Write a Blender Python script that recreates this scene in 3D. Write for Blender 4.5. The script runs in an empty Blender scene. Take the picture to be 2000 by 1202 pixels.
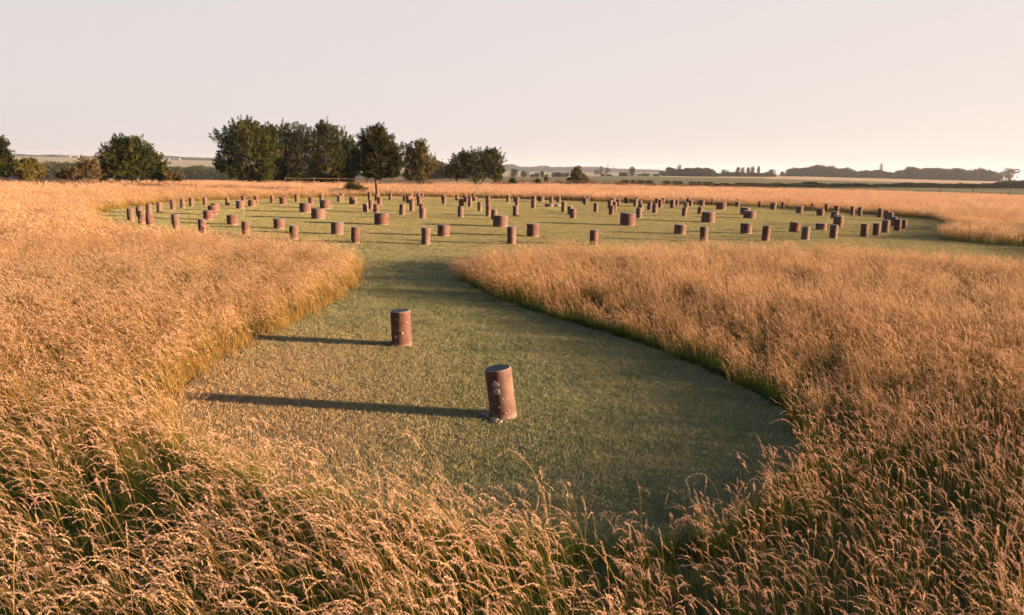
import bpy, math, random
import numpy as np
from mathutils import Vector, Matrix
R = math.radians
random.seed(4)
rng = np.random.default_rng(7)
EXPO = 2.35; VEIL = 0.207
scene = bpy.context.scene
C = scene.collection

# ------------------------------------------------------------------ camera
F = 1450.0; H = 3.25; YH = 327.0; SL = R(1.35)
P = math.atan((601 - YH) / F)
cs, sn = math.cos(SL), math.sin(SL); cP, sP = math.cos(P), math.sin(P)
def dirv(u, v):
    a = (u - 1000) / F; b = (601 - v) / F
    x = a * cs - b * sn; y = a * sn + b * cs
    return Vector((x, cP + y * sP, -sP + y * cP))
def gnd(u, v, z=0.0):
    d = dirv(u, v); t = (z - H) / d.z
    return d.x * t, d.y * t
def hor(u): return YH + (u - 1000) * math.tan(SL)
def at(u, r):                      # plan position at range r in the direction of column u
    d = dirv(u, hor(u)); k = r / math.hypot(d.x, d.y)
    return d.x * k, d.y * k
def zat(u, v, r):                  # height of picture row v at plan range r
    d = dirv(u, v); return H + d.z * r / math.hypot(d.x, d.y)
cam_d = bpy.data.cameras.new("camera"); cam = bpy.data.objects.new("camera", cam_d); C.objects.link(cam)
cam_d.sensor_width = 36; cam_d.lens = F / 2000 * 36; cam_d.clip_start = 0.05; cam_d.clip_end = 20000
right = Vector((cs, sn * sP, sn * cP)); up = Vector((-sn, cs * sP, cs * cP)); fw = Vector((0, cP, -sP))
M = Matrix((right, up, -fw)).transposed().to_4x4(); M.translation = (0, 0, H)
cam.matrix_world = M
scene.camera = cam

# ------------------------------------------------------------------ light
SUN_AZ, SUN_EL = R(-7.0), R(8.5)
S = Vector((math.cos(SUN_EL) * math.cos(SUN_AZ), math.cos(SUN_EL) * math.sin(SUN_AZ), math.sin(SUN_EL)))
sd = bpy.data.lights.new("sun", 'SUN'); sd.energy = 5.0; sd.angle = R(1.4); sd.color = (1.0, 0.65, 0.39)
so = bpy.data.objects.new("sun", sd); C.objects.link(so)
so.rotation_euler = S.to_track_quat('Z', 'Y').to_euler(); so.location = S * 50
w = bpy.data.worlds.new("World"); scene.world = w; w.use_nodes = True
nt = w.node_tree; nt.nodes.clear(); wl = nt.links.new
out = nt.nodes.new('ShaderNodeOutputWorld'); bg = nt.nodes.new('ShaderNodeBackground'); bg.inputs[1].default_value = 0.05
sky = nt.nodes.new('ShaderNodeTexSky'); sky.sky_type = 'NISHITA'; sky.sun_disc = False
sky.sun_elevation = SUN_EL; sky.sun_rotation = R(90) - SUN_AZ
sky.air_density = 1.2; sky.dust_density = 2.0; sky.ozone_density = 1.5
wl(sky.outputs[0], bg.inputs[0])
tc = nt.nodes.new('ShaderNodeTexCoord'); sep = nt.nodes.new('ShaderNodeSeparateXYZ')
wl(tc.outputs['Generated'], sep.inputs[0])
# a thin veil of summer haze high in the air: palest near the horizon, a little warmer towards the sun, thinning overhead; darkened out of view at left and behind
veil = nt.nodes.new('ShaderNodeValToRGB'); cr = veil.color_ramp
cr.elements[0].position = 0.0; cr.elements[0].color = (0.84, 0.755, 0.715, 1)
cr.elements[1].position = 1.0; cr.elements[1].color = (0.42, 0.54, 0.76, 1)
e = cr.elements.new(0.24); e.color = (0.80, 0.725, 0.705, 1)
e = cr.elements.new(0.5); e.color = (0.60, 0.66, 0.80, 1)
wl(sep.outputs['Z'], veil.inputs[0])
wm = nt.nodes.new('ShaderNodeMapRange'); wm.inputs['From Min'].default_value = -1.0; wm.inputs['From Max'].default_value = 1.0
wr = nt.nodes.new('ShaderNodeValToRGB'); wr.color_ramp.elements[0].color = (0.22, 0.27, 0.38, 1); wr.color_ramp.elements[1].color = (1.15, 1.1, 1.0, 1)  # sky left of the view dimmed to darken the posts' shaded sides
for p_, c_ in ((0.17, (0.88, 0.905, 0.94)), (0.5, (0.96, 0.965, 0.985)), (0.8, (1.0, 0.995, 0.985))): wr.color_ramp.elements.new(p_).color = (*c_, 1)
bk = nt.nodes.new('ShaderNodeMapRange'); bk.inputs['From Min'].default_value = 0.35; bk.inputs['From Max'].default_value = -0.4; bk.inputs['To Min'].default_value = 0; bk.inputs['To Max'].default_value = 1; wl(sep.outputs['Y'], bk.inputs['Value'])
bkm = nt.nodes.new('ShaderNodeMix'); bkm.data_type = 'RGBA'; bkm.blend_type = 'MULTIPLY'; bkm.inputs[7].default_value = (0.26, 0.32, 0.46, 1); wl(bk.outputs[0], bkm.inputs[0])  # sky behind the camera dimmed as well, deepening shade on the posts
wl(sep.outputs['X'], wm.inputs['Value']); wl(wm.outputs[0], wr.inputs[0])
warm_dim = nt.nodes.new('ShaderNodeMix'); warm_dim.data_type = 'RGBA'; warm_dim.blend_type = 'MULTIPLY'; warm_dim.inputs[0].default_value = 1
wl(veil.outputs[0], bkm.inputs[6]); wl(bkm.outputs[2], warm_dim.inputs[6]); wl(wr.outputs[0], warm_dim.inputs[7])
bv = nt.nodes.new('ShaderNodeBackground'); wl(warm_dim.outputs[2], bv.inputs[0]); bv.inputs[1].default_value = VEIL
mr = nt.nodes.new('ShaderNodeMapRange'); mr.interpolation_type = 'SMOOTHSTEP'
mr.inputs['From Min'].default_value = 0.15; mr.inputs['From Max'].default_value = 0.9
mr.inputs['To Min'].default_value = 0.94; mr.inputs['To Max'].default_value = 0.45
wl(sep.outputs['Z'], mr.inputs['Value'])
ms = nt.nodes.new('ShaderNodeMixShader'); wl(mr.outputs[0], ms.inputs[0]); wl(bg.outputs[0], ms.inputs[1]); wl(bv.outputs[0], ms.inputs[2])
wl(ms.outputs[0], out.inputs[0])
scene.view_settings.view_transform = 'Standard'; scene.view_settings.look = 'None'; scene.view_settings.exposure = EXPO; scene.view_settings.gamma = 1
cy = scene.cycles
cy.max_bounces = 4; cy.diffuse_bounces = 2; cy.glossy_bounces = 1; cy.transmission_bounces = 2; cy.volume_bounces = 0; cy.transparent_max_bounces = 4
cy.use_denoising = True; cy.caustics_reflective = False; cy.caustics_refractive = False
cy.use_adaptive_sampling = True; cy.adaptive_threshold = 0.02

# ------------------------------------------------------------------ base colours
HEAD_A, HEAD_B, HEAD_C = (.47, .30, .20), (.70, .48, .34), (.83, .63, .47)
STEM_A, STEM_B, STEM_C = (.15, .14, .04), (.46, .28, .09), (.62, .39, .16)
STEM_G = (.24, .19, .06)
LAWN_G1, LAWN_G2, LAWN_S1, LAWN_S2, LAWN_DRY, LAWN_FAR = (.145, .185, .10), (.25, .27, .15), (.31, .30, .19), (.24, .25, .145), (.43, .295, .18), (.255, .235, .125)
POST_A, POST_B, POST_C = (.075, .036, .031), (.145, .070, .052), (.25, .145, .108)
FG_A, FG_B = (.115, .125, .050), (.16, .155, .065)
LEAN_W, LEAN_E = .62, .29
HAZE = 0.00014
POSTS=[(253,407.3,431.7,12.5),(270,403.8,424,11.8),(273.8,411.8,437.7,14),(289,398.7,418,10.5),(289.2,416.7,441.8,14.2),(309.3,395.7,417,10.2),(336,391.2,409.8,9.7),(354.9,388.8,406.8,8.5),(372.3,387,403.5,8.5),(399,386.2,402,7.8),(417.7,397.5,411.8,15),(413.2,401.2,420.5,16.8),(403.5,411,430.8,18.3),(341.2,418.2,447.7,14.2),(393,428.2,456,15),(442.6,386.2,402,7.5),(450.5,419.7,440,21),(466.7,392.2,408.7,15),(475,383.7,401.2,7.8),(489.5,390.7,403.8,13.8),(499.3,383.2,399.3,8),(477.2,432.7,460.5,15.7),(530.5,382.2,397.5,7.3),(551,385.8,399.7,13.4),(578.5,379.5,395.7,7),(542,426.7,448.2,21),(571.3,441,469,16.5),(593.5,396.5,416.2,22),(606.7,385.5,399.3,10.5),(617.8,407,428.7,26),(626.8,380.2,396,7.3),(632.8,390.4,408.3,20),(661.7,382.5,395.2,9),(667.2,379,394,7),(688,385.5,399.7,14.5),(655.7,433.5,459.3,23.3),(692.2,443.7,476.5,16.5),
(721.3,375.7,391,7),(723.3,390.7,408.7,9),(713.5,397.8,414.7,10.3),(735,379.5,393,8),(740.5,385.2,401.7,9.3),(734,398.7,416,11.3),(742.8,415.8,440.5,28),(762,378,391.5,7),(790.5,382.5,394.5,10),(797.2,382.5,397.5,9.5),(802,379.2,392.5,7.5),(805.5,389.2,403,6.5),(803.8,392.7,413.2,9.5),(816.4,378.5,392,7),(823.3,378.3,391,7),(818,383.7,403.2,8.5),(822.7,398.7,415,10),(824.5,406.8,427.5,12),(784.5,399,420.5,11.3),(830.5,444.7,479,17),(865,438.7,462.7,23),(866.8,382.8,399.7,8.2),(864.6,380,393,5.8),(892,380.7,392.3,6.5),(901,388.5,404,9.7),(899.2,403,425,11.2),(908,381.8,395.5,7.5),(917.8,387.5,404.7,8),(918,384,396,6.2),(924.5,378.5,391.5,6),(926.8,384.5,393.7,9.8),(936.7,395,413.5,8.8),(952.7,382.5,401,8.7),(953,399.8,423,10),(964.7,409.5,430.2,12),(976.7,420.8,444.3,29),(992.2,381.3,395.5,7.5),(998.7,442.8,478.5,17),
(1005.7,384.8,395,6),(1009.5,385.2,402.4,8),(1007.2,402.5,423.7,11),(1042.8,382.8,395.5,8.7),(1056.5,383.7,394.5,13),(1041.7,390.7,407.7,9),(1076.7,384.3,397.5,7.5),(1091,384,396.5,7.8),(1073.5,398.2,404.6,17),(1101,394.8,415.5,9),(1113.3,403,420.7,9.5),(1119.5,408,427.5,12),(1139.2,385.2,396.5,6),(1143.5,387,400.5,8),(1148.8,384,395.8,5.5),(1164,396.8,415,8.7),(1196.7,387,399,11),(1191.5,390.7,407.7,9),(1200.7,394.5,411.5,8),(1194.3,401.5,420.7,9.7),(1208,389.5,404,8),(1222.8,386,397.8,7),(1243.8,386.2,398.5,5.5),(1241,389.2,403.5,7.7),(1250.5,392,405,8),(1252.2,399.7,414,11),(1248.7,406.2,426.5,11),(1227.3,415.8,442.2,29),(1041,436.8,463.5,23.5),(1160.2,449.2,480,16),
(1269,395,411,9),(1279.3,397.8,416.7,10.3),(1283.5,388,400,8),(1290,390.5,405.7,7.8),(1295.2,386.7,399,6),(1314,390.5,407.2,9),(1322.8,390.8,403,6),(1344.2,387.3,400,5.5),(1349.5,391.5,402.8,7.5),(1340.5,396,409,8.7),(1337,405.8,423.7,9.7),(1367.5,404.2,419,9.5),(1372,391,403.2,9),(1391.5,388,401,6),(1410.7,395.2,410.2,18.5),(1386,413.7,435.5,25.5),(1441,394.2,404.7,9),(1441.4,388.8,401.5,5),(1458,405.5,420.7,19),(1467.2,411.8,427.8,23),(1329.7,438.8,459,22.5),(1375.7,442.5,473.2,15.5),(1460,436,457.8,21.5),
(1484,393.8,405.7,5.5),(1511.8,396,410,11.2),(1529.5,394.8,408.3,6),(1563.5,403.2,417.3,13),(1586.2,397.5,411.3,6),(1614.7,398.7,414,7.2),(1604.8,408,422.5,14),(1635,402.5,417,10),(1632.7,413.5,427.4,14),(1639.8,420.4,441,17),(1640.5,422.8,444.8,18.2),(1665.7,403.5,421.5,8),(1680.5,405,422.7,8),(1497,441,472,14.8),(1554.5,434,455.2,19.5),(1575.2,443,469.5,15),(1607.8,436.2,450,20),(1630.5,439.2,466.8,15),(1690.7,437.3,463.8,14),(1714.2,436,460.7,13.3),(1731.7,430,455.5,13.3),(1720,407.4,425.8,9),(1733,411.4,430,9),(1740.7,415,432.5,9.7),(1747.5,424,443.2,10.5),(1755.4,428.4,452,13),(1766.7,428.9,448.5,10)]

# ------------------------------------------------------------------ helpers
def tag(o, label=None, cat=None, group=None, kind=None):
    if label: o['label'] = label
    if cat: o['category'] = cat
    if group: o['group'] = group
    if kind: o['kind'] = kind
    return o
def empty(name, loc):
    o = bpy.data.objects.new(name, None); C.objects.link(o); o.location = loc; o.empty_display_size = 0.3
    return o
class MB:
    """collects vertices, faces, material slots and one float attribute, and links them as ONE mesh object"""
    def __init__(s): s.v = []; s.f = []; s.m = []; s.t = []; s.n = 0
    def add(s, v, f, mi=0, t=0.0):
        v = np.asarray(v, float).reshape(-1, 3); k = len(v)
        s.v.append(v); s.t.append(np.full(k, t) if np.isscalar(t) else np.asarray(t, float))
        f = np.asarray(f, int)
        s.f.append(f + s.n); s.m.append(np.full(len(f), mi) if np.isscalar(mi) else np.asarray(mi)); s.n += k
    def mesh(s, name, mats, smooth=False):
        me = bpy.data.meshes.new(name)
        V = np.concatenate(s.v); me.vertices.add(len(V)); me.vertices.foreach_set('co', V.ravel())
        sizes = np.concatenate([np.full(len(f), f.shape[1]) for f in s.f if len(f)])
        loops = np.concatenate([f.ravel() for f in s.f if len(f)])
        me.loops.add(len(loops)); me.loops.foreach_set('vertex_index', loops.astype(np.int32))
        me.polygons.add(len(sizes)); st = np.concatenate([[0], np.cumsum(sizes)[:-1]])
        me.polygons.foreach_set('loop_start', st.astype(np.int32))
        try: me.polygons.foreach_set('loop_total', sizes.astype(np.int32))
        except Exception: pass
        me.polygons.foreach_set('material_index', np.concatenate([m for m in s.m if len(m)]).astype(np.int32))
        me.polygons.foreach_set('use_smooth', np.full(len(sizes), smooth))
        a = me.attributes.new('tint', 'FLOAT', 'POINT'); a.data.foreach_set('value', np.concatenate(s.t).astype(np.float32))
        for m in mats: me.materials.append(m)
        me.update(calc_edges=True)
        return me
    def build(s, name, mats, parent=None, smooth=False, loc=None):
        o = bpy.data.objects.new(name, s.mesh(name, mats, smooth)); C.objects.link(o)
        if parent: o.parent = parent
        if loc is not None: o.location = loc
        return o
    def tube(s, pts, rad, n=6, mi=0, t=0.0, cap=True):
        pts = [Vector(p) for p in pts]; vs = []; fs = []
        for i, p in enumerate(pts):
            d = (pts[min(i + 1, len(pts) - 1)] - pts[max(i - 1, 0)]).normalized()
            a = d.cross(Vector((0, 0, 1)) if abs(d.z) < .9 else Vector((1, 0, 0))).normalized(); b = d.cross(a)
            for k in range(n):
                q = 2 * math.pi * k / n; vs.append(p + (a * math.cos(q) + b * math.sin(q)) * rad[i])
        for i in range(len(pts) - 1):
            for k in range(n):
                fs.append((i * n + k, i * n + (k + 1) % n, (i + 1) * n + (k + 1) % n, (i + 1) * n + k))
        if cap:
            vs.append(pts[-1]); c = len(vs) - 1; l = (len(pts) - 1) * n
            for k in range(n): fs.append((l + k, l + (k + 1) % n, c, c))
            fs2 = [f for f in fs if f[2] != f[3]]; tr = [f[:3] for f in fs if f[2] == f[3]]
            s.add([tuple(v) for v in vs], fs2, mi, t)
            s.n -= len(vs); s.f.append(np.asarray(tr, int) + s.n); s.m.append(np.full(len(tr), mi)); s.n += len(vs)
        else: s.add([tuple(v) for v in vs], fs, mi, t)
    def box(s, lo, hi, mi=0, t=0.0):
        x0, y0, z0 = lo; x1, y1, z1 = hi
        v = [(x0, y0, z0), (x1, y0, z0), (x1, y1, z0), (x0, y1, z0), (x0, y0, z1), (x1, y0, z1), (x1, y1, z1), (x0, y1, z1)]
        s.add(v, [(0, 3, 2, 1), (4, 5, 6, 7), (0, 1, 5, 4), (1, 2, 6, 5), (2, 3, 7, 6), (3, 0, 4, 7)], mi, t)

def noise2(x, y, seed=0, sc=1.0):
    """cheap smooth noise in -1..1 from sines"""
    r = np.random.default_rng(seed); o = 0.0
    for k in range(7):
        a = r.uniform(0, 2 * math.pi); f = sc * (0.6 + 1.8 * r.random()); ph = r.uniform(0, 6.28)
        o = o + np.sin((x * math.cos(a) + y * math.sin(a)) * f + ph + 1.3 * np.sin((x * math.sin(a) - y * math.cos(a)) * f * .7 + ph * 2))
    return o / 4.0

# node helper
class NT:
    def __init__(s, name):
        s.m = bpy.data.materials.new(name); s.m.use_nodes = True; s.t = s.m.node_tree; s.t.nodes.clear()
        s.out = s.n('OutputMaterial')
    def n(s, k, **kw):
        x = s.t.nodes.new('ShaderNode' + k)
        for a, b in kw.items(): setattr(x, a, b)
        return x
    def l(s, a, b): s.t.links.new(a, b)
    def geo(s): return s.n('NewGeometry').outputs['Position']
    def noise(s, scale, vec, detail=4, rough=.6, dist=0.0):
        x = s.n('TexNoise'); x.inputs['Scale'].default_value = scale; x.inputs['Detail'].default_value = detail
        x.inputs['Roughness'].default_value = rough; x.inputs['Distortion'].default_value = dist; s.l(vec, x.inputs['Vector']); return x.outputs['Fac']
    def attr(s, name):
        a = s.n('Attribute'); a.attribute_name = name; return a.outputs['Fac']
    def rnd(s): return s.n('ObjectInfo').outputs['Random']
    def ramp(s, fac, stops):
        stops = [(p_, tuple(v_ * .83 for v_ in q_)) for p_, q_ in stops]
        x = s.n('ValToRGB'); c = x.color_ramp
        c.elements[0].position = stops[0][0]; c.elements[0].color = (*stops[0][1], 1)
        c.elements[1].position = stops[-1][0]; c.elements[1].color = (*stops[-1][1], 1)
        for p, q in stops[1:-1]: c.elements.new(p).color = (*q, 1)
        s.l(fac, x.inputs[0]); return x.outputs[0]
    def mix(s, fac, a, b, mode='MIX'):
        x = s.n('Mix', data_type='RGBA', blend_type=mode)
        for v, i in ((fac, 0), (a, 6), (b, 7)):
            if isinstance(v, (int, float)): x.inputs[i].default_value = v
            elif isinstance(v, tuple): x.inputs[i].default_value = (*v, 1)
            else: s.l(v, x.inputs[i])
        return x.outputs[2]
    def rng(s, v, a, b, c=0.0, d=1.0):
        x = s.n('MapRange'); s.l(v, x.inputs[0])
        for i, k in enumerate((a, b, c, d)): x.inputs[i + 1].default_value = k
        return x.outputs[0]
    def math(s, op, a, b=0.0):
        x = s.n('Math', operation=op)
        for v, i in ((a, 0), (b, 1)):
            if isinstance(v, (int, float)): x.inputs[i].default_value = v
            else: s.l(v, x.inputs[i])
        return x.outputs[0]
    def leafy(s, col, trans=.3, tcol=None):
        d = s.n('BsdfDiffuse'); t = s.n('BsdfTranslucent'); m = s.n('MixShader'); m.inputs[0].default_value = trans
        s.l(col, d.inputs[0]); s.l(tcol if tcol else col, t.inputs[0]); s.l(d.outputs[0], m.inputs[1]); s.l(t.outputs[0], m.inputs[2])
        s.l(m.outputs[0], s.out.inputs[0]); return s.m
    def matte(s, col, bump=None, strength=.5, dist=.02, rough=.9):
        b = s.n('BsdfPrincipled'); b.inputs['Roughness'].default_value = rough; b.inputs['Specular IOR Level'].default_value = .2
        s.l(col, b.inputs['Base Color'])
        if bump is not None:
            q = s.n('Bump'); q.inputs['Strength'].default_value = strength; q.inputs['Distance'].default_value = dist
            s.l(bump, q.inputs['Height']); s.l(q.outputs[0], b.inputs['Normal'])
        s.l(b.outputs[0], s.out.inputs[0]); return s.m

# ------------------------------------------------------------------ materials
# meadow grass: species patches vary over the field (world position), each stem varies a little (tint)
def patch(n, sc=.09): return n.noise(sc, n.geo(), 3, .55)
n = NT('seed_head'); p = patch(n)
c = n.ramp(n.attr('tint'), [(0, HEAD_A), (.55, HEAD_B), (1, HEAD_C)])
c = n.mix(n.rng(p, .38, .62), c, n.mix(1.0, c, (1.06, .92, .90), 'MULTIPLY')); c = n.mix(n.rng(n.noise(.055, n.geo(), 4, .6, .5), .46, .66, 0, .6), c, n.mix(1.0, c, (.78, .74, .72), 'MULTIPLY')); m_head = n.leafy(c, .35)
n = NT('dry_stem'); p = patch(n, .13)
c = n.ramp(n.attr('tint'), [(0, STEM_A), (.6, STEM_B), (1, STEM_C)])
c = n.mix(n.rng(p, .45, .7, 0, .6), c, STEM_G); m_stem = n.leafy(c, .3)
n = NT('grass_blade'); p = patch(n, .2)
c = n.ramp(n.attr('tint'), [(0, (.032, .075, .016)), (.55, (.070, .13, .025)), (.88, (.13, .16, .036)), (1, (.32, .23, .09))])
c = n.mix(n.rng(p, .5, .7, 0, .3), c, (.18, .14, .045))
sx = n.n('SeparateXYZ'); n.l(n.geo(), sx.inputs[0])
c = n.mix(n.math('MULTIPLY', n.rng(n.math('ADD', sx.outputs[0], n.rng(p, 0, 1, -2, 2)), -1.2, -4.5, 0, .85), n.rng(sx.outputs[1], 6.5, 9.5)), c, (.34, .20, .065)); m_blade = n.leafy(c, .35)
n = NT('meadow_soil'); g = n.geo()
c = n.ramp(n.noise(.6, g, 8, .7), [(.3, (.016, .028, .008)), (.55, (.034, .045, .014)), (.8, (.07, .06, .025))])
m_soil = n.matte(c, n.noise(6, g, 6), .8, .06)
def lawn_color(n):
    g = n.geo()
    a = n.noise(.13, g, 3, .55); b = n.noise(1.1, g, 5, .65); d = n.noise(.45, g, 4, .6, .6)
    # mown stripes are faint: mostly blotches of green and parched straw
    c = n.ramp(b, [(.30, LAWN_G1), (.5, LAWN_G2), (.70, LAWN_S1)])
    c = n.mix(n.rng(d, .42, .68, 0, .75), c, LAWN_S2)
    sx = n.n('SeparateXYZ'); n.l(g, sx.inputs[0])
    dry = n.rng(n.math('ADD', sx.outputs[0], n.rng(a, 0, 1, -3, 3)), 0.1, -4.2, 0, 1)   # the west side is drier
    near = n.rng(sx.outputs[1], 16, 10, 0, 1)
    c = n.mix(n.math('MULTIPLY', n.math('MULTIPLY', dry, near), .78), c, LAWN_DRY)
    far = n.rng(sx.outputs[1], 22, 34, 0, .6)
    return n.mix(far, c, LAWN_FAR), g
n = NT('mown_lawn'); c, g = lawn_color(n); c = n.mix(1.0, c, (.62, .62, .58), 'MULTIPLY'); m_lawn = n.matte(c, n.noise(22, g, 8, .75), 1.0, .05)  # sheet colour darkened to stand for shade between the blades
n = NT('mown_blade'); c, g = lawn_color(n)
c = n.mix(n.rng(n.attr('tint'), 0, 1, 0, 1), n.mix(1.0, c, (.52, .60, .52), 'MULTIPLY'), n.mix(1.0, c, (1.7, 1.55, 1.42), 'MULTIPLY')); m_mown = n.leafy(c, .3)

n = NT('bare_soil'); g = n.geo()
c = n.ramp(n.noise(9, g, 8, .7), [(.3, (.075, .055, .035)), (.55, (.15, .11, .07)), (.75, (.24, .18, .12))]); m_bare = n.matte(c, n.noise(40, g, 8), .9, .02)
n = NT('flint'); oc = n.n('TexCoord').outputs['Object']
c = n.ramp(n.noise(25, oc, 5), [(.35, (.12, .10, .10)), (.55, (.30, .26, .25)), (.7, (.55, .50, .46))]); m_flint = n.matte(c, n.noise(60, oc), .6, .01)

n = NT('post_concrete'); oc = n.n('TexCoord').outputs['Object']
mp = n.n('Mapping'); rr = n.rnd(); cx = n.n('CombineXYZ'); n.l(n.math('MULTIPLY', rr, 37.0), cx.inputs[0]); n.l(n.math('MULTIPLY', rr, 91.0), cx.inputs[2])
n.l(oc, mp.inputs['Vector']); n.l(cx.outputs[0], mp.inputs['Location']); pv = mp.outputs[0]
n1 = n.noise(5, pv, 7, .65); n2 = n.noise(38, pv, 6, .7)
c = n.ramp(n1, [(.28, POST_A), (.5, POST_B), (.72, POST_C)])
c = n.mix(n.rng(n2, .35, .65, 0, .5), c, n.mix(1.0, c, (.62, .60, .62), 'MULTIPLY'))
st = n.n('Mapping'); st.inputs['Scale'].default_value = (26, 26, 1.6); n.l(pv, st.inputs['Vector'])
c = n.mix(n.rng(n.noise(1, st.outputs[0], 4), .52, .7, 0, .45), c, n.mix(1.0, c, (.6, .55, .55), 'MULTIPLY'))
vo = n.n('TexVoronoi'); vo.inputs['Scale'].default_value = 17; n.l(pv, vo.inputs['Vector'])
sp = n.math('MULTIPLY', n.rng(n.math('ADD', vo.outputs['Distance'], n.rng(n2, .3, .7, -.1, .12)), .20, .10), n.rng(n.noise(4, pv, 2), .52, .58))
c = n.mix(n.math('MULTIPLY', sp, .75), c, (.30, .27, .25))
so_ = n.n('SeparateXYZ'); n.l(oc, so_.inputs[0])
foot = n.rng(n.math('ADD', so_.outputs[2], n.rng(n1, 0, 1, -.04, .04)), .075, .03, 0, .8)
c = n.mix(foot, c, (.24, .16, .12))
gy = n.math('FRACT', n.math('MULTIPLY', rr, 7.3))
c = n.mix(n.rng(gy, 0, 1, 0, .5), c, (.15, .115, .10))
m_post = n.matte(n.mix(n.rng(rr, 0, 1, 0, .35), c, n.mix(1.0, c, (.72, .66, .72), 'MULTIPLY')), n.math('ADD', n1, n2), .45, .012, .85)
n = NT('post_top'); oc = n.n('TexCoord').outputs['Object']
n1 = n.noise(9, oc, 6, .7)
c = n.ramp(n1, [(.3, (.020, .032, .042)), (.5, (.045, .062, .078)), (.75, (.13, .14, .145))]); m_top = n.matte(c, n1, .25, .004, .42)
m_top.node_tree.nodes['Principled BSDF'].inputs['Specular IOR Level'].default_value = .7
n = NT('near_post_top'); oc = n.n('TexCoord').outputs['Object']; n1 = n.noise(11, oc, 7, .7)
c = n.ramp(n1, [(.3, (.016, .030, .045)), (.55, (.035, .058, .080)), (.72, (.10, .12, .13))]); m_topn = n.matte(c, n1, .4, .004, .65)
m_topn.node_tree.nodes['Principled BSDF'].inputs['Specular IOR Level'].default_value = .15
n = NT('post_rim'); oc = n.n('TexCoord').outputs['Object']
c = n.ramp(n.noise(30, oc, 4), [(.3, (.28, .22, .20)), (.7, (.48, .42, .38))]); m_rim = n.matte(c)
n = NT('lichen'); oc = n.n('TexCoord').outputs['Object']
c = n.ramp(n.noise(45, oc, 6, .7), [(.3, (.26, .23, .21)), (.6, (.45, .42, .39))]); m_lichen = n.matte(c, n.noise(90, oc, 4), .5, .004)

def leafmat(name, a, b, c_, trans=.22):
    n = NT(name); c = n.ramp(n.attr('tint'), [(0, a), (.6, b), (1, c_)])
    c = n.mix(n.rng(n.noise(.55, n.geo(), 3), .4, .65, 0, .5), c, n.mix(1.0, c, (1.35, 1.15, .8), 'MULTIPLY')); return n.leafy(c, trans)
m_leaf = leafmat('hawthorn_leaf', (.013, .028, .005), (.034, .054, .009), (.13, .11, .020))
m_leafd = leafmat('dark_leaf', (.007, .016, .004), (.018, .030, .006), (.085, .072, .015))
m_leafg = leafmat('golden_leaf', (.05, .06, .016), (.11, .105, .03), (.20, .14, .045))
m_scrub = leafmat('scrub_leaf', (.05, .05, .022), (.11, .085, .038), (.18, .12, .055))
m_farleaf = leafmat('far_leaf', (.016, .026, .014), (.036, .046, .022), (.085, .080, .036), .15)
m_hedge = leafmat('hedge_leaf', (.012, .020, .008), (.022, .032, .011), (.05, .055, .018), .15)
n = NT('bark'); g = n.n('TexCoord').outputs['Object']
c = n.ramp(n.noise(6, g, 6), [(.3, (.07, .045, .028)), (.7, (.20, .13, .08))]); m_bark = n.matte(c, n.noise(20, g, 6), .7, .03)
n = NT('weathered_rail'); g = n.n('TexCoord').outputs['Object']
c = n.ramp(n.noise(8, g, 6), [(.3, (.07, .045, .032)), (.7, (.16, .11, .08))]); m_wood = n.matte(c, n.noise(30, g, 6), .5, .01)
n = NT('steel'); c = n.ramp(n.noise(3, n.geo()), [(.3, (.16, .16, .17)), (.7, (.24, .24, .25))]); m_steel = n.matte(c, rough=.5)
n = NT('shed_wall'); c = n.ramp(n.noise(1, n.geo()), [(.3, (.12, .12, .12)), (.7, (.16, .155, .15))]); m_shed = n.matte(c)
n = NT('shed_roof'); c = n.ramp(n.noise(1, n.geo()), [(.3, (.20, .20, .21)), (.7, (.26, .26, .27))]); m_roof = n.matte(c)
def field(name, a, b, sc=.02):
    n = NT(name); g = n.geo(); c = n.ramp(n.noise(sc, g, 6, .6, .4), [(.3, a), (.7, b)]); return n.matte(c, n.noise(1.5, g, 6), 1.0, .5)
m_green = field('green_field', FG_A, FG_B)
m_gold = field('stubble_field', (.42, .29, .17), (.52, .36, .21))
m_pale = field('pale_field', (.30, .27, .15), (.42, .36, .20), .008)
m_rough = field('rough_pasture', (.07, .06, .028), (.16, .115, .055), .05)
m_hill = field('wooded_hill', (.035, .045, .03), (.06, .07, .045), .01)
m_hillp = field('hill_field', (.22, .20, .12), (.34, .27, .16), .004)

# ------------------------------------------------------------------ terrain: one sheet to the horizon
RT = [0, 92, 150, 200, 300, 450, 600, 800, 1200, 1700, 2600, 6000]
UT = [100, 400, 700, 1000, 1300, 1600, 2000]
ZT = np.array([
 [0, 0, -.6, -3, -7, -10, -11, -9.5, -5.5, -.5, 3, 3],
 [0, 0, -.4, -2.5, -6, -9, -10, -9, -5.5, -1, 3, 3],
 [0, 0, -.2, -1.2, -3, -6, -7.5, -7.5, -5, -3, 2, 2],
 [0, 0, 0, 0, -.5, -2.3, -4.2, -4.6, -3.4, -8, -7, 0],
 [0, 0, 0, 0, 0, -.5, -.9, -1.5, -3, -4, 0, 0],
 [0, 0, 0, 0, .35, .2, .3, 1.0, 0, -3, -1, -1],
 [0, 0, 0, 0, .35, .3, .4, 1.0, 0, -3, -2, -2]], float)
TH = np.array([math.atan2(*[at(u, 1)[i] for i in (0, 1)]) for u in UT])      # azimuth from +y
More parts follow.
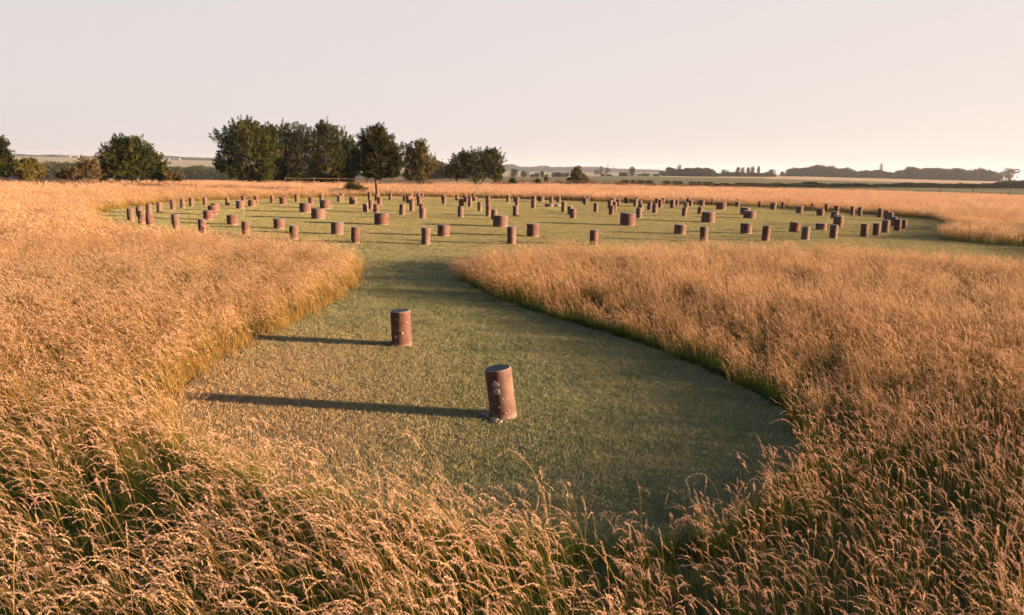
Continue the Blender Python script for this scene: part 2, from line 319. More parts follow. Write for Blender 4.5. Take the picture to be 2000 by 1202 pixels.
def tz(x, y):
    x = np.asarray(x, float); y = np.asarray(y, float)
    r = np.hypot(x, y); th = np.arctan2(x, y); back = np.clip((np.abs(th) - 1.0) / .5, 0, 1)
    cols = np.stack([np.interp(r, RT, ZT[i]) for i in range(len(UT))], 0)
    t = np.interp(th, TH, np.arange(len(UT))); i = np.clip(np.floor(t).astype(int), 0, len(UT) - 2); f = t - i; f = f * f * (3 - 2 * f)
    z = np.take_along_axis(cols, i[None], 0)[0] * (1 - f) + np.take_along_axis(cols, (i + 1)[None], 0)[0] * f
    return z * (1 - back)
radii = np.array([0.0, .5, 1, 2, 4, 8, 14, 22, 32, 45, 60, 80, 100, 118, 135, 150, 175, 200, 230, 265, 300, 345, 390, 450, 520, 600, 700, 800, 950, 1100, 1250, 1400, 1550, 1700, 1900, 2100, 2350, 2600, 3000, 4000, 6000])
ths = np.concatenate([np.linspace(-.85, .85, 171), np.linspace(.85, 2 * math.pi - .85, 61)[1:-1]])
na, nr = len(ths), len(radii)
RR, TT = np.meshgrid(radii[1:], ths, indexing='ij'); X = RR * np.sin(TT); Y = RR * np.cos(TT); Z = tz(X, Y)
V = np.concatenate([[[0, 0, 0]], np.stack([X, Y, Z], -1).reshape(-1, 3)])
tri = [(0, 1 + (k + 1) % na, 1 + k) for k in range(na)]
q = []; mi = []
uu_of = lambda th: float(np.interp(th, TH, UT)) if abs(th) < 1.1 else 1000.0
uu_lin = np.array([1000 + F * math.tan(max(-1.0, min(1.0, t if t < math.pi else t - 2 * math.pi))) for t in ths])
for i in range(nr - 2):
    rm = (radii[i + 1] + radii[i + 2]) / 2
    for k in range(na):
        k2 = (k + 1) % na; q.append((1 + i * na + k, 1 + i * na + k2, 1 + (i + 1) * na + k2, 1 + (i + 1) * na + k))
        u = uu_lin[k]; edge = max(103, 100 + (u - 450) * .035)
        if rm < edge: m = 0
        elif u < 860:
            m = 4 if rm < 620 else (5 if rm < 760 else 3 if rm < 1900 else (6 if rm < 2300 else 5))
        elif u < 1290:
            m = 4 if rm < edge + 15 else 1 if rm < 560 else 3 if rm < 1100 else 6 if rm < 2000 else 5
        else:
            m = 1 if rm < (520 if u < 1480 else 430) else 2 if rm < 780 else 3 if rm < 1900 else 6
        mi.append(m)
mb = MB(); mb.add(V, tri, 0); mb.n = 0; mb.f.append(np.array(q)); mb.m.append(np.array(mi)); mb.n = len(V)
tag(mb.build('ground', [m_soil, m_green, m_gold, m_pale, m_rough, m_hill, m_hillp], smooth=True), kind='structure')

# ------------------------------------------------------------------ lawn outline (plan polygon), mown out of the tall meadow
def px(lst, z=0.0): return [gnd(u, v, z) for u, v in lst]
far_edge = px([(185, 421), (210, 412), (255, 405.5), (300, 400), (375, 394.5), (440, 391.5), (560, 388.5), (680, 385.5), (720, 384), (760, 384), (830, 385.5), (1000, 389.3), (1100, 392), (1200, 395.5), (1300, 398.5), (1420, 402), (1495, 405.5), (1570, 410), (1660, 416.5), (1772, 424), (1825, 430), (1862, 438), (1858, 446), (1846, 455), (1840, 463), (1846, 469), (1880, 474), (1950, 480), (2000, 483), (2150, 491)])
near_e = px([(2150, 520), (2000, 511), (1900, 502), (1800, 495), (1600, 484), (1400, 479), (1200, 480), (1050, 484), (950, 492), (912, 503)], .52)
right_e = px([(894, 532), (903, 548), (960, 583), (1050, 612), (1150, 642), (1250, 670), (1330, 702), (1400, 732), (1450, 755), (1500, 783), (1540, 812), (1568, 850), (1580, 910), (1520, 990), (1400, 1055), (1250, 1085), (1050, 1075), (850, 1040), (650, 1000), (500, 950), (400, 895), (345, 835), (335, 795), (355, 760), (410, 715), (500, 665), (600, 620), (665, 583), (697, 553), (708, 530)])
left_e = px([(700, 487), (650, 474), (600, 467), (450, 457), (300, 443), (215, 432)], .52)
POLY = np.array(far_edge + near_e + right_e + left_e)
def smooth_poly(P, it=2):
    for _ in range(it):
        Q = np.roll(P, -1, 0); P = np.stack([P * .75 + Q * .25, P * .25 + Q * .75], 1).reshape(-1, 2)
    return P
POLY = smooth_poly(POLY, 2)
def inside(x, y, P=None):
    P = POLY if P is None else P
    c = np.zeros(len(x), bool); n_ = len(P)
    for i in range(n_):
        x0, y0 = P[i]; x1, y1 = P[(i + 1) % n_]
        if y0 == y1: continue
        k = ((y0 > y) != (y1 > y)) & (x < (x1 - x0) * (y - y0) / (y1 - y0) + x0); c ^= k
    return c
import bmesh
bm = bmesh.new(); vs = [bm.verts.new((x, y, .004)) for x, y in POLY]; f = bm.faces.new(vs)
if f.normal.z < 0: f.normal_flip()
bmesh.ops.triangulate(bm, faces=[f]); bm.normal_update()
for f in bm.faces:
    if f.normal.z < 0: f.normal_flip()
me = bpy.data.meshes.new('lawn'); bm.to_mesh(me); bm.free(); me.materials.append(m_lawn)
lawn = bpy.data.objects.new('lawn', me); C.objects.link(lawn); tag(lawn, kind='structure')

# ------------------------------------------------------------------ grass
def culm_path(L, az, lean, bend, droop, hf, nseg):
    ss = np.linspace(0, 1, nseg + 1); p = np.zeros((nseg + 1, 3)); ang = 0
    h = np.array([math.cos(az), math.sin(az)])
    for i in range(nseg):
        s = (ss[i] + ss[i + 1]) / 2
        a = lean + bend * s ** 1.6 + (droop * ((s - (1 - hf)) / hf) if s > 1 - hf else 0)
        d = L / nseg; p[i + 1, :2] = p[i, :2] + h * math.sin(a) * d; p[i + 1, 2] = p[i, 2] + math.cos(a) * d
    return p
def ribbon(mb, p, w0, w1, rot, mi, t0, t1=None):
    n_ = len(p); d = np.gradient(p, axis=0); d /= np.linalg.norm(d, axis=1)[:, None]
    side = np.array([math.cos(rot), math.sin(rot), 0.0]); s = np.cross(d, side); s = np.cross(s, d); s /= np.linalg.norm(s, axis=1)[:, None] + 1e-9
    w_ = np.linspace(w0, w1, n_)[:, None] / 2
    v = np.concatenate([p - s * w_, p + s * w_]); i = np.arange(n_ - 1)
    f_ = np.stack([i, i + n_, i + n_ + 1, i + 1], 1)
    t = np.linspace(t0, t1 if t1 is not None else t0, n_)
    mb.add(v, f_, mi, np.concatenate([t, t]))
def tuft(r, rad, nc, nb, lean, wc, nseg, spk, sl, sw, hscale=1.0, leanvar=.16, short=.0, reps=1, fluff=.5, hl=1.0):
    mb = MB()
    for _ in range(nc):
        q = rad * math.sqrt(r.random()); a0 = r.uniform(0, 6.283); b = np.array([q * math.cos(a0), q * math.sin(a0), 0])
        L = r.uniform(.44, .80) * hscale * (1 - .35 * (r.random() < short)); az = math.pi + r.normal(0, .55)
        le = max(-.1, r.normal(lean * .55, leanvar)); be = lean * r.uniform(.6, 1.4); hf = r.uniform(.14, .22) * hl
        kind = r.random()
        if kind < .10: L *= 1.28; be += .55                       # long arching stems
        elif kind < .24: le *= .5; be *= .4; hf = .11             # short stiff spikes
        dr = r.uniform(.45, 1.45) if r.random() < .75 else r.uniform(0, .3)
        p = culm_path(L, az, le, be, dr, hf, nseg) + b; tn = r.random()
        ribbon(mb, p, wc, wc * .6, r.uniform(0, 3.14), 1, max(0, tn * .5 - .15), min(1, .35 + tn * .6))
        # seed head: small spikelets held along the last part of the stem
        s = np.linspace(1 - hf, 1.0, spk) if spk > 1 else np.array([1 - hf * .6]); idx = s * nseg; i0 = np.clip(idx.astype(int), 0, nseg - 1); fr = (idx - i0)[:, None]
        pos = p[i0] * (1 - fr) + p[np.minimum(i0 + 1, nseg)] * fr; tan = p[np.minimum(i0 + 1, nseg)] - p[i0]; tan /= np.linalg.norm(tan, axis=1)[:, None]
        for _k in range(reps):
            rd = r.normal(0, 1, (spk, 3)); rd -= (rd * tan).sum(1)[:, None] * tan; rd /= np.linalg.norm(rd, axis=1)[:, None] + 1e-9
            prof = np.sin(np.clip((s - (1 - hf)) / hf, 0.0, 1) * 2.6 + .45)[:, None] if spk > 1 else np.ones((1, 1))
            dd = tan * .86 + rd * fluff + np.array([0, 0, -.18]); dd /= np.linalg.norm(dd, axis=1)[:, None]
            w2 = np.cross(dd, rd + r.normal(0, .4, (spk, 3))); w2 /= np.linalg.norm(w2, axis=1)[:, None] + 1e-9
            l_ = sl * (.6 + .6 * r.random((spk, 1))) * (.45 + .6 * prof); b0 = pos + rd * (.0035 * prof)
            v = np.concatenate([b0, b0 + dd * l_ * .45 + w2 * sw / 2, b0 + dd * l_, b0 + dd * l_ * .45 - w2 * sw / 2])
            k = np.arange(spk); mb.add(v, np.stack([k, k + spk, k + 2 * spk, k + 3 * spk], 1), 2, tn * .5 + .5 * r.random(4 * spk))
    for _ in range(nb):
        q = rad * math.sqrt(r.random()); a0 = r.uniform(0, 6.283); b = np.array([q * math.cos(a0), q * math.sin(a0), 0])
        L = r.uniform(.12, .38) * hscale; p = culm_path(L, math.pi + r.normal(0, 1.1), r.normal(lean * .5, .2), r.uniform(.1, 1.1), r.uniform(0, .8), .3, max(3, nseg - 3)) + b
        t = r.random() ** 1.3; ribbon(mb, p, wc * 1.7, wc * .3, r.uniform(0, 3.14), 0, t * .6, min(1, t * .9 + .08))
    return mb
def lawn_patch(r, size, n_, w_, h0, h1):
    b = np.stack([r.uniform(-size / 2, size / 2, n_), r.uniform(-size / 2, size / 2, n_), np.zeros(n_)], 1)
    cell = .035 if size < 1 else .16; G_ = r.random((64, 64)); jx = b[:, 0] + cell * .4 * np.sin(b[:, 1] * 3 / cell * .3); ix = ((jx / cell).astype(int) + 32) % 64; iy = ((b[:, 1] / cell).astype(int) + 32) % 64; cl = G_[ix, iy]
    a = r.uniform(0, 6.283, n_); hh = r.uniform(h0, h1, n_) * (.45 + .9 * cl); le = np.abs(r.normal(0, .95, n_)).clip(0, 1.4); az = r.uniform(0, 6.283, n_)
    sd_ = np.stack([np.cos(a), np.sin(a), 0 * a], 1) * (w_ / 2); tip = b + np.stack([np.cos(az) * np.sin(le) * hh, np.sin(az) * np.sin(le) * hh, np.cos(le) * hh], 1)
    k = np.arange(n_); mb = MB(); t = np.clip(.65 * cl + .5 * r.random(n_) - .08, 0, 1)
    mb.add(np.concatenate([b - sd_, b + sd_, tip]), np.stack([k, k + n_, k + 2 * n_], 1), 0, np.concatenate([t, t, t])); return mb

def pool(name, makers, mats):
    col = bpy.data.collections.new(name)
    for i, mk in enumerate(makers):
        o = bpy.data.objects.new(name + '_tuft', mk.mesh(name + '_tuft', mats)); col.objects.link(o)
    return col
def scatter(name, pts, rot, scl, idx, col, tilt=None):
    me = bpy.data.meshes.new(name); me.vertices.add(len(pts)); me.vertices.foreach_set('co', np.asarray(pts, np.float32).ravel())
    for nm, val, ty in (('rot', rot, 'FLOAT'), ('scl', scl, 'FLOAT'), ('idx', idx, 'INT')):
        a = me.attributes.new(nm, ty, 'POINT'); a.data.foreach_set('value', np.asarray(val, np.float32 if ty == 'FLOAT' else np.int32))
    o = bpy.data.objects.new(name, me); C.objects.link(o)
    g = bpy.data.node_groups.new(name, 'GeometryNodeTree')
    g.interface.new_socket('Geometry', in_out='INPUT', socket_type='NodeSocketGeometry'); g.interface.new_socket('Geometry', in_out='OUTPUT', socket_type='NodeSocketGeometry')
    N = g.nodes.new; gi = N('NodeGroupInput'); go = N('NodeGroupOutput'); ip = N('GeometryNodeInstanceOnPoints'); ci = N('GeometryNodeCollectionInfo')
    ci.inputs['Collection'].default_value = col; ci.inputs['Separate Children'].default_value = True; ci.inputs['Reset Children'].default_value = True
    ip.inputs['Pick Instance'].default_value = True
    def at_(nm, ty):
        a = N('GeometryNodeInputNamedAttribute'); a.data_type = ty; a.inputs['Name'].default_value = nm
        return [s_ for s_ in a.outputs if s_.enabled and s_.name == 'Attribute'][0]
    cx_ = N('ShaderNodeCombineXYZ'); L_ = g.links.new
    L_(gi.outputs[0], ip.inputs['Points']); L_(ci.outputs[0], ip.inputs['Instance']); L_(at_('idx', 'INT'), ip.inputs['Instance Index'])
    L_(at_('rot', 'FLOAT'), cx_.inputs[2]); L_(cx_.outputs[0], ip.inputs['Rotation']); L_(at_('scl', 'FLOAT'), ip.inputs['Scale']); L_(ip.outputs[0], go.inputs[0])
    md = o.modifiers.new('scatter', 'NODES'); md.node_group = g
    return o
def rand_pts(r0, r1, dens, a0=-.78, a1=.86, half=False):
    area = (a1 - a0) / 2 * (r1 ** 2 - r0 ** 2); k = int(area * dens)
    r = np.sqrt(rng.uniform(r0 ** 2, r1 ** 2, k)); a = rng.uniform(a0, a1, k); return r * np.sin(a), r * np.cos(a)
def edge_r(x, y):
    u = 1000 + F * x / y; return np.maximum(102, 100 + (u - 450) * .035)
mats3 = [m_blade, m_stem, m_head]
rr_ = np.random.default_rng(11)
def meadow(name, label, r0, r1, dens, params, nvar, hs=(.85, 1.15), a0=-.80, a1=.95, clear=0.0):
    mk = [tuft(rr_, lean=l_, **params) for l_ in (LEAN_W, LEAN_E) for _ in range(nvar)]
    gp = dict(params); gp['nc'] = max(1, params['nc'] // 6); gp['nb'] = int(params['nb'] * 1.7); mk += [tuft(rr_, lean=.35, **gp) for _ in range(4)]   # leafy tufts with few stems
    col = pool(name, mk, mats3); x, y = rand_pts(r0, r1, dens, a0, a1)
    jit = .10
    keep = ~inside(x + rng.normal(0, jit, len(x)), y + rng.normal(0, jit, len(x))) & (np.hypot(x, y) < edge_r(x, np.maximum(y, 1)) + 6) & (y > .6)
    d = noise2(x, y, 3, 1.4) * .5 + noise2(x, y, 5, .35) * .5
    gapm = (d + rng.normal(0, .22, len(x))) < (-clear if clear else -9)
    gapm = gapm[keep]; x, y, d = x[keep], y[keep], d[keep]; z = tz(x, y)
    # the wind lays the west side over further than the east side
    pw = 1 / (1 + np.exp((x - .5 + .25 * (y - 8) * (y < 20)) / 1.6)); west = rng.random(len(x)) < pw
    idx = rng.integers(0, nvar, len(x)) + np.where(west, 0, nvar)
    idx = np.where(gapm, 2 * nvar + rng.integers(0, 4, len(x)), idx)
    bd = np.sqrt(np.min((x[:, None] - POLY[None, ::2, 0]) ** 2 + (y[:, None] - POLY[None, ::2, 1]) ** 2, 1)) if r1 < 40 else np.full(len(x), 9.0)
    low = np.where((x > .8) & (y < 17), 1 - .26 * np.clip(1.6 - bd / 2.2, 0, 1), 1.0)   # lower beside the mown edge, scaled down to let more sun onto the lawn
    far_b = np.where(np.hypot(x, y) > 60, .95, 1.0)
    scl = rng.uniform(*hs, len(x)) * (1 + .14 * np.clip(d, -1, 1)) * far_b * low
    o = scatter(name, np.stack([x, y, z], 1), rng.normal(0, .35, len(x)), scl, idx, col); tag(o, label, 'meadow grass', kind='stuff')
    print(name, len(x)); return o
meadow('tall_grass', 'tall ripe meadow grass with drooping seed heads along the bottom of the photo', 1.6, 10, 33,
       dict(rad=.12, nc=7, nb=36, hscale=1.12, wc=.0028, nseg=14, spk=38, sl=.019, sw=.0043, fluff=.30, hl=1.3, short=.35), 16, clear=.56)
meadow('meadow_grass', 'sea of dry golden grass around the mown clearing', 10, 30, 10,
       dict(rad=.27, nc=36, nb=30, wc=.0038, nseg=7, spk=10, sl=.026, sw=.0060, fluff=.4, hl=1.1, short=.3), 8, clear=.75)
meadow('far_meadow_grass', 'pinkish gold meadow beyond and beside the rings of posts', 30, 75, 3.4,
       dict(rad=.50, nc=54, nb=34, wc=.007, nseg=5, spk=5, sl=.05, sw=.014, short=.3), 6, a0=-.76, a1=.80, hs=(.7, 1.25))
meadow('distant_meadow_grass', 'thin far band of golden grass in front of the fence and trees', 75, 150, 1.1,
       dict(rad=.95, nc=70, nb=40, wc=.012, nseg=4, spk=4, sl=.09, sw=.028, short=.3), 5, a0=-.72, a1=.74, hs=(.65, 1.3))

# a fringe of leafy tufts along the mown edge, where the cutter leaves the bottom green
ek = []; sg = np.roll(POLY, -1, 0) - POLY; ln = np.hypot(sg[:, 0], sg[:, 1])
for i in range(len(POLY)):
    if POLY[i, 1] > 26: continue
    for _ in range(rng.poisson(ln[i] * (34 if POLY[i, 0] > 0 else 9))):
        t_ = rng.random(); nrm = np.array([sg[i, 1], -sg[i, 0]]) / (ln[i] + 1e-9); q_ = POLY[i] + sg[i] * t_; o_ = abs(rng.normal(.02, .13))
        c1 = q_ + nrm * o_; c1 = c1 if not inside(np.array([c1[0]]), np.array([c1[1]]))[0] else q_ - nrm * o_; ek.append((c1[0], c1[1], 0.0))
ek = np.array(ek); colE = pool('edge', [tuft(rr_, rad=.09, nc=1, nb=30, lean=.25, wc=.0034, nseg=8, spk=14, sl=.018, sw=.0045, hscale=.85) for _ in range(6)], mats3)
tag(scatter('edge_grass', ek, rng.uniform(0, 6.28, len(ek)), rng.uniform(.55, 1.0, len(ek)), rng.integers(0, 6, len(ek)), colE), 'short green fringe along the cut edge of the clearing', 'edge grass', kind='stuff'); print('edge', len(ek))

def mown(name, label, r0, r1, dens, patch_, hs):
    col = pool(name, [patch_() for _ in range(5)], [m_mown]); st_ = dens ** -.5; gx, gy = np.meshgrid(np.arange(-r1, r1, st_), np.arange(0, r1, st_)); x = gx.ravel() + rng.normal(0, st_ * .22, gx.size); y = gy.ravel() + rng.normal(0, st_ * .22, gx.size)
    rr0 = np.hypot(x, y); k = (rr0 >= r0) & (rr0 < r1) & (np.abs(x) < y * .86 + 2); x, y = x[k], y[k]; k = inside(x, y); x, y = x[k], y[k]
    o = scatter(name, np.stack([x, y, np.full(len(x), .004)], 1), rng.uniform(0, 6.28, len(x)), rng.uniform(*hs, len(x)), rng.integers(0, 5, len(x)), col)
    tag(o, label, 'mown grass', kind='stuff'); print(name, len(x))
mown('mown_grass', 'short mown grass around the two nearest posts', 4, 20, 10, lambda: lawn_patch(rr_, .55, 1100, .006, .010, .038), (.85, 1.2))
mown('far_mown_grass', 'mown grass between the rings of posts', 20, 92, 1.6, lambda: lawn_patch(rr_, 1.35, 1500, .013, .012, .045), (.85, 1.15))

# ------------------------------------------------------------------ posts
def post_body(mb, rx, h, r, seg, lean=(0, 0), rimw=.008, top_mi=1):
    """weathered concrete drum: slightly uneven wall, worn rim, nearly flat top"""
    zs = [-.03, 0, .05, .2, .45, .7, .88, .97, 1.0]; ph = r.uniform(0, 6.28, 4); am = r.uniform(.002, .008, 4)
    V_ = []; fs = []
    for iz, z in enumerate(zs):
        zz = z * h if z > 0 else z
        for k in range(seg):
            a = 2 * math.pi * k / seg
            rad = rx * (1 + am[0] * math.sin(2 * a + ph[0]) + am[1] * math.sin(3 * a + ph[1] + z * 2) + am[2] * math.sin(5 * a + z * 4 + ph[2])) + (.006 if z <= 0 else 0) - (.004 if z == 1.0 else 0)
            V_.append((rad * math.cos(a), rad * math.sin(a), zz))
    for i in range(len(zs) - 1):
        for k in range(seg): fs.append((i * seg + k, i * seg + (k + 1) % seg, (i + 1) * seg + (k + 1) % seg, (i + 1) * seg + k))
    mb.add(V_, fs, 0)
    base = V_[-seg:]; ring = [(x * (1 - rimw / rx * 1.6), y * (1 - rimw / rx * 1.6), z + .005) for x, y, z in base]
    return base, ring
def cap_faces(mb, base, ring, seg, h, mi_r, mi_t):
    k = np.arange(seg); v = base + ring; mb.add(v, np.stack([k, (k + 1) % seg, (k + 1) % seg + seg, k + seg], 1), mi_r)
    r2 = [(x * .5, y * .5, z + .003) for x, y, z in ring]; v = ring + r2
    mb.add(v, np.stack([k, (k + 1) % seg, (k + 1) % seg + seg, k + seg], 1), mi_t)
    v = r2 + [(0, 0, ring[0][2] + .003)]; mb.add(v, np.stack([k, (k + 1) % seg, np.full(seg, seg)], 1), mi_t)

NUM = ['leftmost', 'second from the left', 'third from the left', 'fourth from the left', 'fifth from the left', 'sixth from the left', 'seventh from the left']
def ordinal(i, n_):
    if i == 0: return 'leftmost'
    if i == n_ - 1: return 'rightmost'
    W = ['', 'second', 'third', 'fourth', 'fifth', 'sixth', 'seventh', 'eighth', 'ninth', 'tenth', 'eleventh', 'twelfth', 'thirteenth']
    return W[i] + ' from left' if i < n_ / 2 else W[n_ - 1 - i] + ' from right'
LST = []
for u, t, b, w_ in POSTS:
    x, y = gnd(u, b); wd = w_ / F * y / cP; yc = y + wd / 2
    d = dirv(u, t); h = max(.2, H + d.z * (yc + wd / 2) / d.y)
    R_ = math.hypot(x - 3, yc - 53)
    cls = 'broad' if wd > .7 else 'stout' if wd > .45 else 'outer' if R_ > 18.2 else 'inner'
    LST.append([u, x, yc, wd, h, cls, ('front' if yc < 53 else 'back') + (' left' if x < 3 else ' right'), b - t])
cnt = {}
for e_ in LST: cnt.setdefault((e_[5], e_[6]), []).append(e_)
TEXT = {'broad': 'broad squat concrete drum, {o} in the {z} quarter of the rings',
        'stout': 'stout concrete post, {o} of the medium thick ones in the {z} quarter',
        'outer': 'slim concrete post, {o} in the {z} arc of the outermost ring',
        'inner': 'slim inner concrete post, {o} in the {z} quarter of the rings'}
GRP = {'broad': 'broad drums of the middle ring', 'stout': 'stout posts of the second ring', 'outer': 'slim posts of the outermost ring', 'inner': 'slim posts of the inner rings'}
for (cls, zone), L_ in cnt.items():
    L_.sort(key=lambda e_: e_[0] - (0 if True else 0))
    for i, (u, x, y, wd, h, _, _, ph) in enumerate(L_):
        r = np.random.default_rng(int(u * 10 + h * 1000)); big = ph > 15
        if cls == 'broad' and h < .35: lab = 'very low flat drum lying near the middle of the rings'
        else: lab = TEXT[cls].format(o=ordinal(i, len(L_)) if len(L_) > 1 else 'the only one', z=zone)
        seg = 36 if big else 20
        mb = MB(); base, ring = post_body(mb, wd / 2, h, r, seg)
        rot = (R(r.normal(0, .9)), R(r.normal(0, 1.0)), r.uniform(0, 6.28))
        if big:
            root = empty('concrete_post', (x, y, .004)); root.rotation_euler = rot
            mb.build('shaft', [m_post], root, smooth=True)
            m2 = MB(); cap_faces(m2, base, ring, seg, h, 1, 0); m2.build('top', [m_top, m_rim], root)
        else:
            cap_faces(mb, base, ring, seg, h, 2, 1); root = mb.build('concrete_post', [m_post, m_top, m_rim]); root.location = (x, y, .004); root.rotation_euler = rot
            root.data.polygons.foreach_set('use_smooth', [p_.material_index == 0 for p_ in root.data.polygons])
        tag(root, lab, 'post', GRP[cls])
# the two posts nearest the camera, both leaning
def near_post(ub, vb, wpx, h, tilt, lab, patches, seed, soil):
    x, y = gnd(ub, vb); wd = wpx / F * y / cP; y += wd / 2; r = np.random.default_rng(seed)
    root = empty('concrete_post', (x, y, .004)); tag(root, lab, 'post', 'two posts in the mown clearing'); root.rotation_euler = (0, R(tilt), 0)
    mb = MB(); base, ring = post_body(mb, wd / 2, h, r, 96, rimw=.006); mb.build('shaft', [m_post], root, smooth=True)
    m2 = MB(); cap_faces(m2, base, ring, 96, h, 1, 0); m2.build('top', [m_topn, m_rim], root)
    for (dx, z, rad, irr) in patches:
        a0 = math.asin(max(-.95, min(.95, dx / (wd / 2)))) - math.pi / 2; k = 26; rr2 = wd / 2 + .010; v = []
        for ring_i, (f_, dr) in enumerate(((1.0, 0.0), (.75, .003))):
            for q_ in range(k):
                t_ = 2 * math.pi * q_ / k; ra = rad * f_ * (1 + irr * (math.sin(3 * t_ + seed) * .5 + r.normal(0, .35)))
                a = a0 + ra * math.cos(t_) / (wd / 2); v.append(((rr2 + dr) * math.cos(a), (rr2 + dr) * math.sin(a), z + ra * math.sin(t_)))
        v.append(((rr2 + .003) * math.cos(a0), (rr2 + .003) * math.sin(a0), z)); m3 = MB(); kk = np.arange(k)
        m3.add(v, np.stack([kk, (kk + 1) % k, (kk + 1) % k + k, kk + k], 1), 0); m3.n = 0; m3.f.append(np.stack([kk + k, (kk + 1) % k + k, np.full(k, 2 * k)], 1)); m3.m.append(np.zeros(k, int)); m3.n = len(v)
        m3.build('lichen_patch', [m_lichen], root)
    k = 40; v = [(0, 0, .012)] + [((wd / 2 + .05 + .03 * math.sin(3 * t_ + 1) + r.normal(0, .012)) * math.cos(t_) * 1.15 + soil, (wd / 2 + .045 + .02 * math.sin(2 * t_)) * math.sin(t_), .006) for t_ in np.linspace(0, 2 * math.pi, k, endpoint=False)]
    m4 = MB(); kk = np.arange(k); m4.add(v, np.stack([np.zeros(k, int), kk + 1, (kk + 1) % k + 1], 1)); o = m4.build('bare_soil', [m_bare], loc=(x, y, .004)); tag(o, kind='structure')
    return x, y, wd
x1, y1, w1 = near_post(983, 823, 54, .665, -7.6, 'tall reddish post nearest the camera, leaning left, with white lichen discs', [(-.045, .505, .040, .45), (-.040, .405, .042, .08), (-.035, .19, .010, .2), (.05, .10, .010, .3), (.085, .105, .008, .3), (.03, .30, .008, .3), (-.11, .24, .007, .3)], 3, -.03)
x2, y2, w2 = near_post(782.5, 680, 40, .645, -2.6, 'reddish post with small pale marks standing upright farther up the clearing', [(-.08, .20, .022, .5), (.045, .27, .018, .5), (.12, .46, .014, .5), (-.06, .52, .008, .3), (.02, .55, .007, .3)], 9, .02)
# longer unmown blades round the foot of the two near posts
mb = MB(); r = np.random.default_rng(77)
for (px_, py_, pw_) in ((x1, y1, w1), (x2, y2, w2)):
    k = 520; a = r.uniform(0, 6.283, k); q_ = pw_ / 2 + .012 + np.abs(r.normal(0, .035, k)); keepc = np.sin(a * 2 + px_) + r.normal(0, .6, k) > -.4; a = a[keepc]; q_ = q_[keepc]; k = len(a)
    b0 = np.stack([px_ + q_ * np.cos(a), py_ + q_ * np.sin(a), np.full(k, .006)], 1); h_ = r.uniform(.03, .095, k)[:, None]
    o_ = np.stack([np.cos(a) * .5 + r.normal(0, .5, k), np.sin(a) * .5 + r.normal(0, .5, k), np.full(k, 1.5)], 1); o_ /= np.linalg.norm(o_, axis=1)[:, None]
    an = r.uniform(0, 6.28, k); sd_ = np.stack([np.cos(an), np.sin(an), 0 * an], 1) * .0025; i_ = np.arange(k); tt = r.random(k)
    mb.add(np.concatenate([b0 - sd_, b0 + sd_, b0 + o_ * h_]), np.stack([i_, i_ + k, i_ + 2 * k], 1), 0, np.concatenate([tt] * 3))
tag(mb.build('foot_grass', [m_mown]), 'longer grass blades left round the feet of the near posts', 'grass', kind='stuff')
st = rng
for i, (dx, dy, s_) in enumerate([(-.245, -.02, .05), (-.215, .05, .035), (-.19, -.07, .04), (-.27, .04, .028), (-.10, -.24, .042), (-.04, -.265, .036), (-.02, -.21, .03), (.03, -.25, .026), (-.14, -.20, .030), (-.22, -.02, .026)]):
    bm = bmesh.new(); bmesh.ops.create_icosphere(bm, subdivisions=2, radius=s_); r = np.random.default_rng(i)
    for v_ in bm.verts:
        f_ = 1 + .22 * math.sin(v_.co.x * 90 + i) * math.cos(v_.co.y * 70 + i * 2) + r.normal(0, .05); v_.co = Vector((v_.co.x * f_ * 1.25, v_.co.y * f_, v_.co.z * f_ * .62))
    me = bpy.data.meshes.new('flint'); bm.to_mesh(me); bm.free(); me.materials.append(m_flint)
    o = bpy.data.objects.new('flint_stone', me); C.objects.link(o); o.location = (x1 + dx, y1 + dy, .012 + s_ * .3); o.rotation_euler = (0, 0, i * 1.3)
    tag(o, 'small grey flint lying at the foot of the nearest post', 'stone', 'flints at the foot of the nearest post')
# low flint cairn in the middle of the rings
cx_, cy_ = gnd(1089, 403.5); bm = bmesh.new(); bmesh.ops.create_icosphere(bm, subdivisions=4, radius=1)
r = np.random.default_rng(5)
for v_ in bm.verts:
    f_ = 1 + .10 * math.sin(v_.co.x * 9) * math.cos(v_.co.y * 8 + 1) + r.normal(0, .05); v_.co = Vector((v_.co.x * .33 * f_, v_.co.y * .55 * f_, v_.co.z * .17 * f_))
me = bpy.data.meshes.new('cairn'); bm.to_mesh(me); bm.free(); me.materials.append(m_flint)
o = bpy.data.objects.new('flint_cairn', me); C.objects.link(o); o.location = (cx_, cy_ + .4, 0); tag(o, 'low dark mound of flints beside the flat drum amid the rings', 'cairn')

